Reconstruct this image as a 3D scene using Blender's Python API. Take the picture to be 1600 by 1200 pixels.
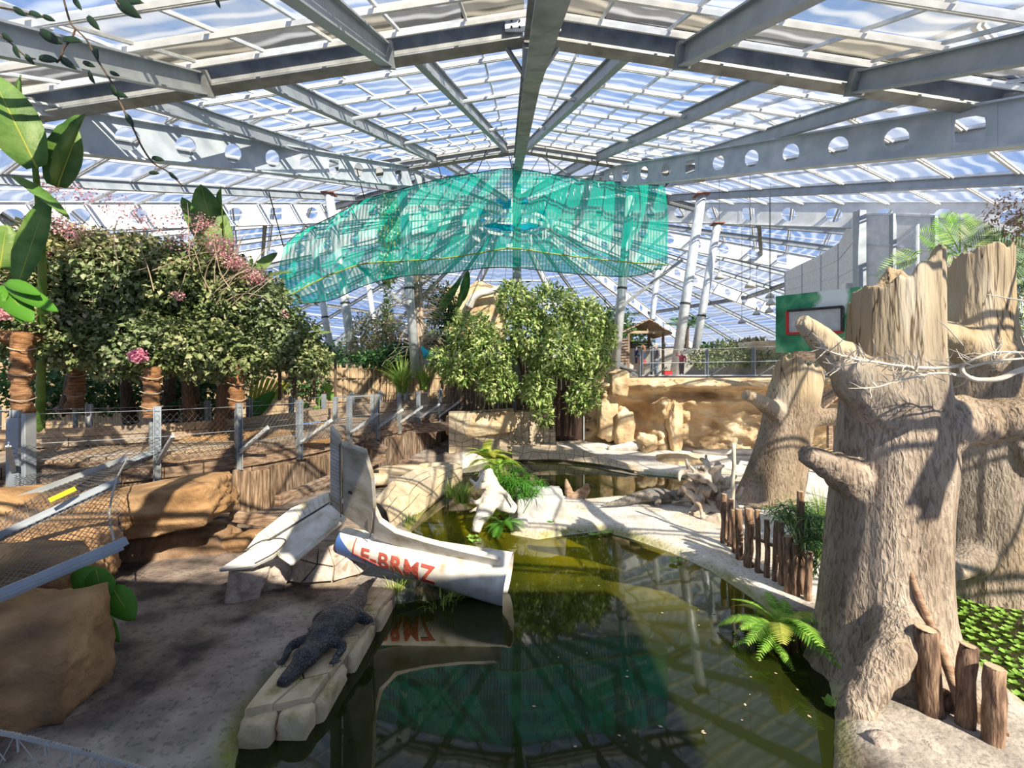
import bpy, bmesh, math, random
import numpy as np
from mathutils import Vector, Matrix, noise, Quaternion
random.seed(7); rng = np.random.default_rng(11)
for o in list(bpy.data.objects): bpy.data.objects.remove(o)
scene = bpy.context.scene; COL = scene.collection
# ---------------------------------------------------------------- camera
CZ, HY, F = 3.6, 588.0, 700.0        # eye height over the water, horizon row, focal length in px of a 1600 px frame
cam = bpy.data.cameras.new('camera'); camo = bpy.data.objects.new('camera', cam); COL.objects.link(camo)
cam.sensor_width = 36; cam.lens = F/1600*36; cam.shift_y = -(600-HY)/1600; cam.clip_end = 400
camo.location = (0, 0, CZ); camo.rotation_euler = (math.radians(90), 0, 0); scene.camera = camo
# ---------------------------------------------------------------- sky, sun, exposure
def nd(nt, t, **kw):
    n = nt.nodes.new(t)
    for k, v in kw.items(): setattr(n, k, v)
    return n
world = bpy.data.worlds.new('sky'); scene.world = world; world.use_nodes = True
nt = world.node_tree; nt.nodes.clear()
tc = nd(nt, 'ShaderNodeTexCoord'); mp = nd(nt, 'ShaderNodeMapping'); mp.inputs['Scale'].default_value = (1.6, 1.6, 4.5)
nz = nd(nt, 'ShaderNodeTexNoise'); nz.inputs['Scale'].default_value = 2.2; nz.inputs['Detail'].default_value = 8; nz.inputs['Roughness'].default_value = .6
cr = nd(nt, 'ShaderNodeValToRGB'); cr.color_ramp.elements[0].position = .42; cr.color_ramp.elements[1].position = .78
cr.color_ramp.elements[0].color = (.20, .40, .84, 1); cr.color_ramp.elements[1].color = (.97, .96, .95, 1)
bg = nd(nt, 'ShaderNodeBackground'); bg.inputs['Strength'].default_value = .85; ow = nd(nt, 'ShaderNodeOutputWorld')
nt.links.new(tc.outputs['Generated'], mp.inputs[0]); nt.links.new(mp.outputs[0], nz.inputs['Vector'])
nt.links.new(nz.outputs[0], cr.inputs[0]); nt.links.new(cr.outputs[0], bg.inputs[0]); nt.links.new(bg.outputs[0], ow.inputs[0])
sun = bpy.data.lights.new('sun', 'SUN'); sun.energy = 9.5; sun.angle = .010; sun.color = (1.0, .91, .75)
suno = bpy.data.objects.new('sun', sun); COL.objects.link(suno); suno.location = (20, -20, 30)
SUND = Vector((-.42, .66, -.62)).normalized(); suno.rotation_euler = SUND.to_track_quat('-Z', 'Y').to_euler()
vs = scene.view_settings; vs.view_transform = 'Standard'; vs.look = 'None'; vs.gamma = 1; vs.use_curve_mapping = False; vs.exposure = .15
# ---------------------------------------------------------------- helpers
def P(px, py, d): return Vector(((px-800)/F*d, d, CZ-(py-HY)/F*d))
def G(px, py, z=0.): return P(px, py, (CZ-z)*F/(py-HY))
def nrm(v): v = Vector(v); return v.normalized() if v.length > 1e-9 else Vector((0, 0, 1))
def fbm(p, o=4): return noise.fractal(Vector(p), 1.0, 2.0, o)
def link(o): COL.objects.link(o); return o
def setp(o, par):
    if par is None: return o
    o.parent = par; o.matrix_parent_inverse = par.get('_inv_m') if False else Matrix.Translation(-Vector(par.location)) if par.type == 'EMPTY' else Matrix.Identity(4)
    return o
def tag(o, label=None, cat=None, group=None, kind=None):
    if label: o['label'] = label
    if cat: o['category'] = cat
    if group: o['group'] = group
    if kind: o['kind'] = kind
    return o
def thing(name, label=None, cat=None, loc=(0, 0, 0), group=None, kind=None):
    o = bpy.data.objects.new(name, None); o.empty_display_size = .1; o.location = loc; link(o)
    return tag(o, label, cat, group, kind)
def mesh_obj(name, V, Fc, m, parent=None, smooth=False):
    me = bpy.data.meshes.new(name); me.from_pydata([tuple(v) for v in V], [], Fc); me.update()
    if m: me.materials.append(m)
    if smooth: me.polygons.foreach_set('use_smooth', [True]*len(me.polygons))
    o = bpy.data.objects.new(name, me); link(o); return setp(o, parent)
def np_mesh(name, V, Q, m, parent=None, smooth=False):
    me = bpy.data.meshes.new(name); V = np.asarray(V, dtype=np.float32).reshape(-1, 3); Q = np.asarray(Q, dtype=np.int32); k = Q.shape[1]
    me.vertices.add(len(V)); me.vertices.foreach_set('co', V.ravel()); me.loops.add(Q.size); me.loops.foreach_set('vertex_index', Q.ravel())
    me.polygons.add(len(Q)); me.polygons.foreach_set('loop_start', np.arange(0, Q.size, k, dtype=np.int32))
    me.polygons.foreach_set('loop_total', np.full(len(Q), k, dtype=np.int32))
    if smooth: me.polygons.foreach_set('use_smooth', np.ones(len(Q), dtype=bool))
    me.update(calc_edges=True); me.validate()
    if m: me.materials.append(m)
    o = bpy.data.objects.new(name, me); link(o); return setp(o, parent)
def frame(a, up=(0, 0, 1)):
    a = nrm(a); up = Vector(up)
    if abs(a.dot(up)) > .98: up = Vector((0, 1, 0)) if abs(a.y) < .9 else Vector((1, 0, 0))
    s = a.cross(up).normalized(); return s, s.cross(a).normalized()
class MB:
    def __init__(s): s.v = []; s.f = []
    def add(s, V, Fc):
        b = len(s.v); s.v += [Vector(v) for v in V]; s.f += [tuple(i+b for i in f) for f in Fc]; return s
    def hexa(s, c):   # 8 corners: 4 bottom, 4 top
        return s.add(c, [(3, 2, 1, 0), (4, 5, 6, 7), (0, 1, 5, 4), (1, 2, 6, 5), (2, 3, 7, 6), (3, 0, 4, 7)])
    def box(s, c, size, rz=0):
        c = Vector(c); hx, hy, hz = [q/2 for q in size]; R = Matrix.Rotation(rz, 3, 'Z')
        return s.hexa([c+R@Vector((x, y, z)) for z in (-hz, hz) for x, y in ((-hx, -hy), (hx, -hy), (hx, hy), (-hx, hy))])
    def beam(s, a, b, w, h, up=(0, 0, 1)):
        a, b = Vector(a), Vector(b); S, U = frame(b-a, up)
        r = [S*(-w/2)-U*(h/2), S*(w/2)-U*(h/2), S*(w/2)+U*(h/2), S*(-w/2)+U*(h/2)]
        return s.hexa([a+q for q in r]+[b+q for q in r])
    def ibeam(s, a, b, w, h, t=.03, up=(0, 0, 1)):
        a, b = Vector(a), Vector(b); S, U = frame(b-a, up)
        s.beam(a, b, t, h, up)
        for k in (-1, 1): s.beam(a+U*k*h/2, b+U*k*h/2, w, t, up)
        return s
    def tube(s, pts, rad, n=8, jit=0, seed=0, cap=True, flat=1.0):
        pts = [Vector(p) for p in pts]; N = len(pts)
        if not hasattr(rad, '__len__'): rad = [rad]*N
        b = len(s.v); u = None
        for i, p in enumerate(pts):
            t = (pts[min(i+1, N-1)]-pts[max(i-1, 0)]); t = nrm(t)
            if u is None: sx, u = frame(t)
            u = nrm(u-t*u.dot(t)); sx = t.cross(u)
            for k in range(n):
                a = 2*math.pi*k/n; r = rad[i]
                if jit: r *= 1+jit*noise.noise(Vector((math.cos(a)*1.3+seed, math.sin(a)*1.3, i*.55+seed)))
                s.v.append(p+sx*math.cos(a)*r+u*math.sin(a)*r*flat)
        for i in range(N-1):
            for k in range(n):
                k2 = (k+1) % n; s.f.append((b+i*n+k, b+i*n+k2, b+(i+1)*n+k2, b+(i+1)*n+k))
        if cap: s.f.append(tuple(b+k for k in range(n))[::-1]); s.f.append(tuple(b+(N-1)*n+k for k in range(n)))
        return s
    def loft(s, rings, cap=True):
        b = len(s.v); n = len(rings[0]); N = len(rings)
        for r in rings: s.v += [Vector(q) for q in r]
        for i in range(N-1):
            for k in range(n):
                k2 = (k+1) % n; s.f.append((b+i*n+k, b+i*n+k2, b+(i+1)*n+k2, b+(i+1)*n+k))
        if cap: s.f.append(tuple(b+k for k in range(n))[::-1]); s.f.append(tuple(b+(N-1)*n+k for k in range(n)))
        return s
    def slab(s, poly, nvec, t):     # polygon extruded along nvec by t
        n = len(poly); nv = Vector(nvec)*t; b = len(s.v)
        s.v += [Vector(p) for p in poly]+[Vector(p)+nv for p in poly]
        s.f.append(tuple(b+i for i in range(n))[::-1]); s.f.append(tuple(b+n+i for i in range(n)))
        for i in range(n): j = (i+1) % n; s.f.append((b+i, b+j, b+n+j, b+n+i))
        return s
    def build(s, name, m, parent=None, smooth=False, bevel=0):
        o = mesh_obj(name, s.v, s.f, m, parent, smooth)
        if bevel: bv = o.modifiers.new('bevel', 'BEVEL'); bv.width = bevel; bv.segments = 1; bv.limit_method = 'ANGLE'
        return o
def recalc(o):
    bm = bmesh.new(); bm.from_mesh(o.data); bmesh.ops.recalc_face_normals(bm, faces=bm.faces); bm.to_mesh(o.data); bm.free(); return o
def remesh(o, vox, smooth=3):
    recalc(o); r = o.modifiers.new('remesh', 'REMESH'); r.mode = 'VOXEL'; r.voxel_size = vox; r.use_smooth_shade = True
    if smooth: q = o.modifiers.new('smooth', 'SMOOTH'); q.iterations = smooth; q.factor = .5
    return o
def catmull(pts, n=6):
    pts = [Vector(p) for p in pts]; out = []
    for i in range(len(pts)-1):
        p0, p1, p2, p3 = pts[max(i-1, 0)], pts[i], pts[i+1], pts[min(i+2, len(pts)-1)]
        for k in range(n):
            t = k/n; out.append(.5*((2*p1)+(p2-p0)*t+(2*p0-5*p1+4*p2-p3)*t*t+(3*p1-p0-3*p2+p3)*t**3))
    return out+[pts[-1]]
def lerp_list(vals, N): return [float(x) for x in np.interp(np.linspace(0, 1, N), np.linspace(0, 1, len(vals)), vals)]
# ---------------------------------------------------------------- materials
MATS = {}
def mat(name, cols, scale=(1, 1, 1), nscale=3., rough=.8, bump=.0, bscale=20., bstretch=None, metal=0., spec=.4, rand=0., detail=6, vor=0., vscale=8., pos=(.35, .65), transl=0., bdist=.02, island=0.):
    """noise-coloured principled material in object coordinates with fine relief"""
    m = bpy.data.materials.new(name); m.use_nodes = True; t = m.node_tree; t.nodes.clear(); L = t.links.new
    out = nd(t, 'ShaderNodeOutputMaterial'); p = nd(t, 'ShaderNodeBsdfPrincipled'); tc = nd(t, 'ShaderNodeTexCoord')
    mp = nd(t, 'ShaderNodeMapping'); mp.inputs['Scale'].default_value = scale; L(tc.outputs['Object'], mp.inputs[0])
    nz = nd(t, 'ShaderNodeTexNoise'); nz.inputs['Scale'].default_value = nscale; nz.inputs['Detail'].default_value = detail; L(mp.outputs[0], nz.inputs['Vector'])
    cr = nd(t, 'ShaderNodeValToRGB'); e = cr.color_ramp.elements; n = len(cols)
    e[0].position = pos[0]; e[1].position = pos[1]; e[0].color = (*cols[0], 1); e[1].color = (*cols[-1], 1)
    for i in range(1, n-1): x = e.new(pos[0]+(pos[1]-pos[0])*i/(n-1)); x.color = (*cols[i], 1)
    fac = nz.outputs[0]
    if island:
        g = nd(t, 'ShaderNodeNewGeometry'); mx = nd(t, 'ShaderNodeMix'); mx.inputs[0].default_value = island
        L(nz.outputs[0], mx.inputs[2]); L(g.outputs['Random Per Island'], mx.inputs[3]); fac = mx.outputs[0]
    L(fac, cr.inputs[0]); col = cr.outputs[0]
    if rand:
        oi = nd(t, 'ShaderNodeObjectInfo'); mr = nd(t, 'ShaderNodeMapRange'); mr.inputs['To Min'].default_value = 1-rand; mr.inputs['To Max'].default_value = 1+rand
        L(oi.outputs['Random'], mr.inputs[0]); hs = nd(t, 'ShaderNodeHueSaturation'); L(mr.outputs[0], hs.inputs['Value']); L(col, hs.inputs['Color']); col = hs.outputs[0]
    L(col, p.inputs['Base Color']); p.inputs['Roughness'].default_value = rough; p.inputs['Metallic'].default_value = metal; p.inputs['Specular IOR Level'].default_value = spec
    hgt = None
    if bump:
        mb = nd(t, 'ShaderNodeMapping'); mb.inputs['Scale'].default_value = bstretch or scale; L(tc.outputs['Object'], mb.inputs[0])
        bn = nd(t, 'ShaderNodeTexNoise'); bn.inputs['Scale'].default_value = bscale; bn.inputs['Detail'].default_value = 5; L(mb.outputs[0], bn.inputs['Vector']); hgt = bn.outputs[0]
        if vor:
            vn = nd(t, 'ShaderNodeTexVoronoi', feature='DISTANCE_TO_EDGE'); vn.inputs['Scale'].default_value = vscale
            L(mb.outputs[0], vn.inputs['Vector']); pw = nd(t, 'ShaderNodeMath', operation='MULTIPLY_ADD'); pw.inputs[1].default_value = vor
            mn = nd(t, 'ShaderNodeMath', operation='MINIMUM'); mn.inputs[1].default_value = .25; L(vn.outputs['Distance'], mn.inputs[0])
            L(mn.outputs[0], pw.inputs[0]); L(hgt, pw.inputs[2]); hgt = pw.outputs[0]
        b = nd(t, 'ShaderNodeBump'); b.inputs['Strength'].default_value = bump; b.inputs['Distance'].default_value = bdist
        L(hgt, b.inputs['Height']); L(b.outputs[0], p.inputs['Normal'])
    sh = p.outputs[0]
    if transl:
        tr = nd(t, 'ShaderNodeBsdfTranslucent'); L(col, tr.inputs[0]); mx = nd(t, 'ShaderNodeMixShader'); mx.inputs[0].default_value = transl
        L(sh, mx.inputs[1]); L(tr.outputs[0], mx.inputs[2]); sh = mx.outputs[0]
    L(sh, out.inputs[0]); MATS[name] = m; return m
def leafmat(name, cols, transl=.3, rough=.5): return mat(name, cols, nscale=1.2, rough=rough, transl=transl, island=.75, pos=(.15, .85), spec=.35)
M = {}
M['steel'] = mat('galvanised_steel', [(.31, .34, .37), (.38, .41, .44)], nscale=3, rough=.5, metal=.35, bump=.05, bscale=40)
M['steel_d'] = mat('weathered_steel', [(.22, .23, .23), (.38, .39, .39)], nscale=2.5, rough=.6, metal=.3)
M['steel_l'] = mat('bright_zinc', [(.55, .58, .60), (.72, .74, .76)], nscale=5, rough=.45, metal=.3)
M['girder'] = mat('girder_zinc', [(.42, .47, .52), (.58, .62, .66)], nscale=2, rough=.5, metal=.2)
M['girder_l'] = mat('pale_girder', [(.62, .64, .66), (.76, .77, .78)], nscale=2, rough=.55, metal=.1)
M['wire'] = mat('mesh_wire', [(.10, .10, .10), (.16, .16, .16)], rough=.6, metal=.4)
M['white_alu'] = mat('white_glazing_bar', [(.62, .63, .64), (.80, .80, .80)], nscale=4, rough=.5)
M['black'] = mat('black_gutter', [(.02, .02, .022), (.05, .05, .05)], rough=.7)
M['cable'] = mat('black_cable', [(.015, .015, .015), (.03, .03, .03)], rough=.6)
M['plank'] = mat('plank_grey_brown', [(.09, .055, .035), (.20, .135, .09), (.34, .25, .18)], scale=(6, 6, .8), nscale=3, rough=.85, bump=.5, bscale=8, rand=.3)
M['deck'] = mat('deck_timber', [(.26, .19, .13), (.42, .32, .23)], scale=(1, 1, 8), nscale=3, rough=.8, bump=.4, bscale=8, rand=.15)
M['beamwood'] = mat('weathered_beam', [(.13, .08, .055), (.25, .17, .12), (.36, .27, .20)], scale=(2, 2, 8), nscale=2.5, rough=.85, bump=.6, bscale=6, rand=.15)
M['stake'] = mat('bark_stake', [(.07, .04, .028), (.18, .11, .07), (.30, .20, .13)], scale=(6, 6, 1), nscale=4, rough=.9, bump=.8, bscale=9, rand=.3)
M['cutwood'] = mat('cut_wood', [(.38, .27, .17), (.50, .38, .26)], nscale=12, rough=.8)
M['ochre'] = mat('ochre_rock', [(.19, .11, .05), (.31, .18, .085), (.42, .26, .13)], nscale=1.6, rough=.9, bump=.8, bscale=7, bdist=.06, vor=0)
M['sandrock'] = mat('sand_rock', [(.42, .28, .15), (.62, .45, .26), (.72, .57, .37)], nscale=1.1, rough=.9, bump=.8, bscale=5, bdist=.08)
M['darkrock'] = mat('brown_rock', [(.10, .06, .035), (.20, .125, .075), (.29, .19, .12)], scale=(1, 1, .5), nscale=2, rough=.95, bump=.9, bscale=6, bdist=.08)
M['stone'] = mat('cut_stone', [(.44, .35, .24), (.58, .48, .35)], nscale=5, rough=.9, bump=.4, bscale=25, rand=.14)
M['paving'] = mat('mossy_slab', [(.20, .18, .05), (.45, .35, .22), (.55, .44, .30)], nscale=4, pos=(.3, .6), rough=.9, bump=.5, bscale=25, rand=.12)
M['mortar'] = mat('dark_mortar', [(.20, .155, .11), (.30, .24, .17)], nscale=6, rough=.95)
M['chalk'] = mat('pale_boulder', [(.42, .41, .39), (.60, .58, .55)], nscale=3, rough=.9, bump=.5, bscale=20)
M['concrete'] = mat('broken_concrete', [(.30, .24, .20), (.50, .42, .36)], nscale=6, rough=.95, bump=.8, bscale=18, bdist=.04)
M['drift_w'] = mat('bleached_driftwood', [(.48, .43, .37), (.74, .70, .64)], scale=(1, 1, 4), nscale=3, rough=.8, bump=.6, bscale=12)
M['drift_b'] = mat('brown_driftwood', [(.22, .13, .08), (.42, .28, .18)], scale=(1, 1, 4), nscale=4, rough=.85, bump=.6, bscale=12)
M['root_w'] = mat('root_wood', [(.20, .15, .11), (.48, .40, .32), (.62, .54, .45)], nscale=3.5, rough=.9, bump=.8, bscale=14)
M['burlap'] = mat('burlap', [(.14, .06, .025), (.27, .135, .06), (.37, .20, .10)], scale=(1, 1, 4), nscale=5, rough=.95, bump=.8, bscale=14, bdist=.03)
M['reed'] = mat('reed_canes', [(.36, .24, .13), (.54, .40, .25)], scale=(10, 10, 1), nscale=3, rough=.85, rand=.25)
M['skin'] = mat('skin', [(.62, .40, .30), (.68, .46, .35)], rough=.6)
M['bark_s'] = mat('shrub_stem', [(.07, .045, .03), (.15, .10, .065)], scale=(6, 6, 1), nscale=4, rough=.9, bump=.5, bscale=12)
M['twig'] = mat('pale_twig', [(.50, .43, .34), (.68, .61, .50)], nscale=5, rough=.85, bump=.3, bscale=20)
M['twig_g'] = mat('grey_twig', [(.33, .25, .18), (.50, .40, .30)], nscale=5, rough=.9)
def flat(name, c, rough=.6, var=.85, **k): M[name] = mat(name, [tuple(x*var for x in c), c], nscale=5, rough=rough, **k); return M[name]
flat('yellow', (.80, .78, .02)); flat('red', (.62, .03, .03)); flat('maroon', (.32, .02, .06)); flat('jeans', (.18, .25, .38)); flat('darkshirt', (.09, .08, .10)); flat('hair', (.22, .10, .05)); flat('hair_grey', (.42, .36, .30)); flat('navy', (.03, .05, .15)); flat('whiteplain', (.78, .78, .76)); flat('khaki', (.40, .30, .20)); flat('tarp', (.0, .42, .50)); flat('rope', (.36, .34, .31)); flat('screen', (.55, .58, .62)); flat('bluepaint', (.05, .12, .34)); flat('lamp', (.62, .62, .58)); flat('bluecanvas', (.02, .16, .60)); flat('doorbrown', (.06, .028, .018)); flat('letter_red', (.50, .10, .07), var=.6)
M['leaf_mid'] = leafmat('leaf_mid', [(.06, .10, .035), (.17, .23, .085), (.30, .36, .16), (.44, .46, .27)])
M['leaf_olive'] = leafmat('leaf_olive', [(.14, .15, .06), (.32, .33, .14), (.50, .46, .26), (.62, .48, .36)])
M['leaf_light'] = leafmat('leaf_light', [(0.0775, 0.132, 0.0388), (0.248, 0.372, 0.093), (0.48, 0.589, 0.186), (0.698, 0.728, 0.341)])
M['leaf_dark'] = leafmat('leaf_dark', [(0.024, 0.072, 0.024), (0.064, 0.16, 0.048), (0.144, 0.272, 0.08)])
M['leaf_fern'] = leafmat('leaf_fern', [(0.125, 0.3, 0.0375), (0.25, 0.5, 0.0625), (0.45, 0.65, 0.125)], transl=.4)
M['leaf_fern_y'] = leafmat('leaf_fern_y', [(.28, .36, .04), (.46, .50, .08), (.58, .56, .14)], transl=.4)
M['leaf_big'] = leafmat('leaf_big', [(.06, .22, .02), (.12, .34, .03)], transl=.35)
M['leaf_banana'] = mat('leaf_banana', [(.07, .17, .03), (.15, .29, .06), (.24, .36, .10)], scale=(1, 1, 1), nscale=2.5, rough=.45, transl=.35, bump=.4, bscale=14)
M['leaf_grass'] = leafmat('leaf_grass', [(0.125, 0.237, 0.0375), (0.275, 0.425, 0.075), (0.45, 0.575, 0.15)], transl=.3)
M['leaf_lettuce'] = leafmat('leaf_lettuce', [(.12, .26, .03), (.23, .42, .06), (.36, .55, .12)], transl=.3)
M['leaf_dry'] = leafmat('leaf_dry', [(.22, .11, .05), (.38, .22, .12)], transl=.3)
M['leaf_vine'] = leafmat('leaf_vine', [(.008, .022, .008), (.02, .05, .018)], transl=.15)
M['petal'] = leafmat('petal', [(.66, .26, .30), (.80, .46, .50), (.85, .62, .64)], transl=.4)
M['petal_hot'] = leafmat('petal_hot', [(.70, .20, .36), (.82, .42, .55)], transl=.4)
def leaf_arrays(C, D, S, W, NRM, fold=.15):
    """C base points, D unit directions, S lengths, W widths, NRM leaf normals: folded diamond leaves"""
    side = np.cross(D, NRM); side /= np.linalg.norm(side, axis=1, keepdims=True)+1e-9; up = np.cross(side, D)
    S = S[:, None]; W = W[:, None]
    b = C; mid = C+D*S*.45-up*S*.0; l = mid+side*W*.5+up*W*fold; r = mid-side*W*.5+up*W*fold; tip = C+D*S-up*S*.12
    V = np.stack([b, l, tip, r], 1).reshape(-1, 3); n = len(C); i = np.arange(n)[:, None]*4
    return V, np.concatenate([i+np.array([[0, 1, 2]]), i+np.array([[0, 2, 3]])], 1).reshape(-1, 3)
def runit(n): v = rng.normal(size=(n, 3)); return v/np.linalg.norm(v, axis=1, keepdims=True)
def leaf_cloud(name, pts, outward, size, m, parent=None, width=.5, droop=.25, kind='stuff', jitter=.9):
    pts = np.asarray(pts); n = len(pts); D = np.asarray(outward)*.6+runit(n)*jitter+np.array([0, 0, -droop]); D /= np.linalg.norm(D, axis=1, keepdims=True)
    N = runit(n)*.7+np.array([0, 0, .9])+np.asarray(outward)*.5
    S = rng.uniform(size[0], size[1], n); V, Q = leaf_arrays(pts, D, S, S*width, N)
    o = np_mesh(name, V, Q, m, parent)
    if kind: o['kind'] = kind
    return o
def blob_pts(blobs, n, shell=.55):
    """points in a set of ellipsoids (centre, radii), denser near the skin"""
    vol = np.array([(b[1][0]*b[1][1]*b[1][2])**.67 for b in blobs]); cnt = (vol/vol.sum()*n).astype(int); P_, O_ = [], []
    for (c, r), k in zip(blobs, cnt):
        u = runit(k); rad = shell+(1-shell)*rng.random(k)**.6
        rad *= 1+.16*np.sin(u[:, 0]*7+c[0]*3)*np.sin(u[:, 2]*6+c[1])+.10*np.sin(u[:, 1]*11+c[2])
        P_.append(np.array(c)+u*np.array(r)*rad[:, None]); O_.append(u)
    return np.concatenate(P_), np.concatenate(O_)
def rock(name, c, size, m, seed=0, amp=.25, box=.5, rz=0, sub=4, parent=None, freq=1.2, rx=0):
    bm = bmesh.new(); bmesh.ops.create_icosphere(bm, subdivisions=sub, radius=1); R = Matrix.Rotation(rz, 3, 'Z')@Matrix.Rotation(rx, 3, 'Y'); c = Vector(c)
    for v in bm.verts:
        p = v.co.copy(); k = max(abs(p.x), abs(p.y), abs(p.z)); q = p.lerp(p/k*.82, box)
        h = fbm(p*freq+Vector((seed*3.1, seed, 0)), 5)*amp; h2 = abs(noise.noise(p*freq*2.7+Vector((seed, 9, 1))))*amp*.4
        q = q*(1+h-h2); v.co = c+R@Vector((q.x*size[0], q.y*size[1], q.z*size[2]))
    me = bpy.data.meshes.new(name); bm.to_mesh(me); bm.free(); me.materials.append(m); me.polygons.foreach_set('use_smooth', [True]*len(me.polygons))
    o = bpy.data.objects.new(name, me); link(o); return setp(o, parent)
def stone_patch(parent, fn, nu, nv, m, depth=.05, gap=.06, seed=0, jit=.28, name='stone', skip=None):
    """irregular stones over fn(u,v)->(point, normal); every stone a part of its own with a chamfer"""
    r = random.Random(seed); off = [[(r.uniform(-jit, jit) if 0 < i < nu else 0, r.uniform(-jit, jit) if 0 < j < nv else 0) for j in range(nv+1)] for i in range(nu+1)]
    for j in range(nv):
        for i in range(nu):
            if skip and skip(i, j): continue
            sh = (j % 2)*.0
            uv = [((i+a+off[i+a][j+b][0]+sh)/nu, (j+b+off[i+a][j+b][1])/nv) for a, b in ((0, 0), (1, 0), (1, 1), (0, 1))]
            cu = sum(q[0] for q in uv)/4; cv = sum(q[1] for q in uv)/4; lo, hi = [], []
            dd = depth*r.uniform(.75, 1.25)
            for q in uv:
                for k, arr, h in ((1-gap, lo, -.02), (1-gap*2.2, hi, dd)):
                    p, n = fn(cu+(q[0]-cu)*k, cv+(q[1]-cv)*k); arr.append(Vector(p)+Vector(n)*h)
            mid = [l.lerp(h, .7)+(l-lo[0]*0-l) for l, h in zip(lo, hi)]
            mb = MB(); lo2 = [l+(h-l).dot(Vector(fn(cu, cv)[1]))*.65*Vector(fn(cu, cv)[1]) for l, h in zip(lo, hi)]
            mb.loft([lo, lo2, hi]); recalc(mb.build(name, m, parent))
# ================================================================ GROUND AND WATER
def poly_px(l): return np.array([tuple(G(x, y, 0))[:2] for x, y in l])
POND = poly_px([(350, 1290), (372, 1170), (400, 1110), (470, 1045), (548, 985), (612, 935), (650, 905), (700, 880), (655, 850), (640, 828), (662, 800), (690, 775), (702, 748), (720, 733), (760, 722), (800, 714), (880, 718), (950, 728), (1000, 740), (1080, 748), (1150, 758), (1120, 768), (1000, 776), (930, 781), (885, 784), (830, 775), (795, 800), (798, 835), (840, 843), (885, 836), (940, 830), (990, 843), (1050, 864), (1110, 892), (1150, 918), (1190, 945), (1240, 985), (1290, 1040), (1305, 1110), (1300, 1290)])
POND2 = np.array([(6.35, 7.9), (9.5, 8.2), (11, 7.5), (11, 3.2), (6.6, 3.6), (5.55, 4.6), (5.9, 5.8), (5.75, 6.8)])
def sdf(poly, X, Y):
    inside = np.zeros(X.shape, bool); dist = np.full(X.shape, 1e9); n = len(poly)
    for i in range(n):
        x1, y1 = poly[i]; x2, y2 = poly[(i+1) % n]
        c = ((y1 > Y) != (y2 > Y)) & (X < (x2-x1)*(Y-y1)/(y2-y1+1e-12)+x1); inside ^= c
        dx, dy = x2-x1, y2-y1; t = np.clip(((X-x1)*dx+(Y-y1)*dy)/(dx*dx+dy*dy+1e-12), 0, 1)
        dist = np.minimum(dist, np.hypot(X-x1-t*dx, Y-y1-t*dy))
    return np.where(inside, -dist, dist)
xs = np.arange(-13, 15.01, .09); ys = np.arange(1.2, 25.5, .09); X, Y = np.meshgrid(xs, ys)
S1 = sdf(POND, X, Y); S2 = sdf(POND2, X, Y); SD = np.minimum(S1, S2)
nzf = np.array([[noise.noise(Vector((x*1.1, y*1.1, .3)))*.5+noise.noise(Vector((x*3.1, y*3.1, 2.3)))*.25+noise.noise(Vector((x*8, y*8, 5)))*.12 for x in xs] for y in ys])
land = .13+.10*np.clip((Y-9)/4, 0, 1)*(X < 2)+.40*np.clip((Y-17.6)/3, 0, 1)+.22*np.clip((-X-3.0)/3, 0, 1)
Hh = np.where(SD < 0, -np.minimum(.6, -SD*.9), np.minimum(1, SD/.22)**.7*land)+nzf*.05*np.where(SD < 0, .4, 1)*np.clip(np.abs(SD)/.2, .15, 1)
nx_, ny_ = len(xs), len(ys); idx = np.arange(nx_*ny_).reshape(ny_, nx_)
Qg = np.stack([idx[:-1, :-1], idx[:-1, 1:], idx[1:, 1:], idx[1:, :-1]], -1).reshape(-1, 4)
sandm = np.clip((X+1.2-.0*Y)/.6, 0, 1)*np.clip((Y-6.6)/.6, 0, 1); sandm = np.maximum(sandm, np.clip((Y-16.6)/.8, 0, 1)*np.clip((X+2.5)/.6, 0, 1))
sandm = np.maximum(sandm, .45*np.clip((X-3.2)/.3, 0, 1)*np.clip((6.5-Y)/.5, 0, 1)); sandm = np.maximum(sandm, .24*np.clip((-X-.5)/.5, 0, 1)*np.clip((X+4.0+nzf*3.0)/1.2, 0, 1))
algae = np.clip(1-np.abs(SD-.05)/.16, 0, 1)*np.clip(.75+nzf*1.5, 0, 1)
gm = bpy.data.materials.new('bank_soil'); gm.use_nodes = True; t = gm.node_tree; L = t.links.new; p = t.nodes['Principled BSDF']; p.inputs['Roughness'].default_value = .95
tcg = nd(t, 'ShaderNodeTexCoord'); n1 = nd(t, 'ShaderNodeTexNoise'); n1.inputs['Scale'].default_value = 2.2; n1.inputs['Detail'].default_value = 9; n2 = nd(t, 'ShaderNodeTexNoise'); n2.inputs['Scale'].default_value = 16; n2.inputs['Detail'].default_value = 6
for n_ in (n1, n2): L(tcg.outputs['Object'], n_.inputs['Vector'])
def ramp(t, src, cols, pos):
    c = nd(t, 'ShaderNodeValToRGB'); e = c.color_ramp.elements; e[0].position = pos[0]; e[1].position = pos[-1]; e[0].color = (*cols[0], 1); e[1].color = (*cols[-1], 1)
    for q, w in zip(pos[1:-1], cols[1:-1]): x = e.new(q); x.color = (*w, 1)
    t.links.new(src, c.inputs[0]); return c.outputs[0]
ds = ramp(t, n1.outputs[0], [(.045, .035, .03), (.14, .105, .085), (.24, .19, .155)], [.35, .5, .64]); ss = ramp(t, n1.outputs[0], [(.50, .44, .37), (.66, .60, .53), (.72, .68, .62)], [.3, .5, .7])
at = nd(t, 'ShaderNodeAttribute', attribute_name='sand'); at2 = nd(t, 'ShaderNodeAttribute', attribute_name='algae')
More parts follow.
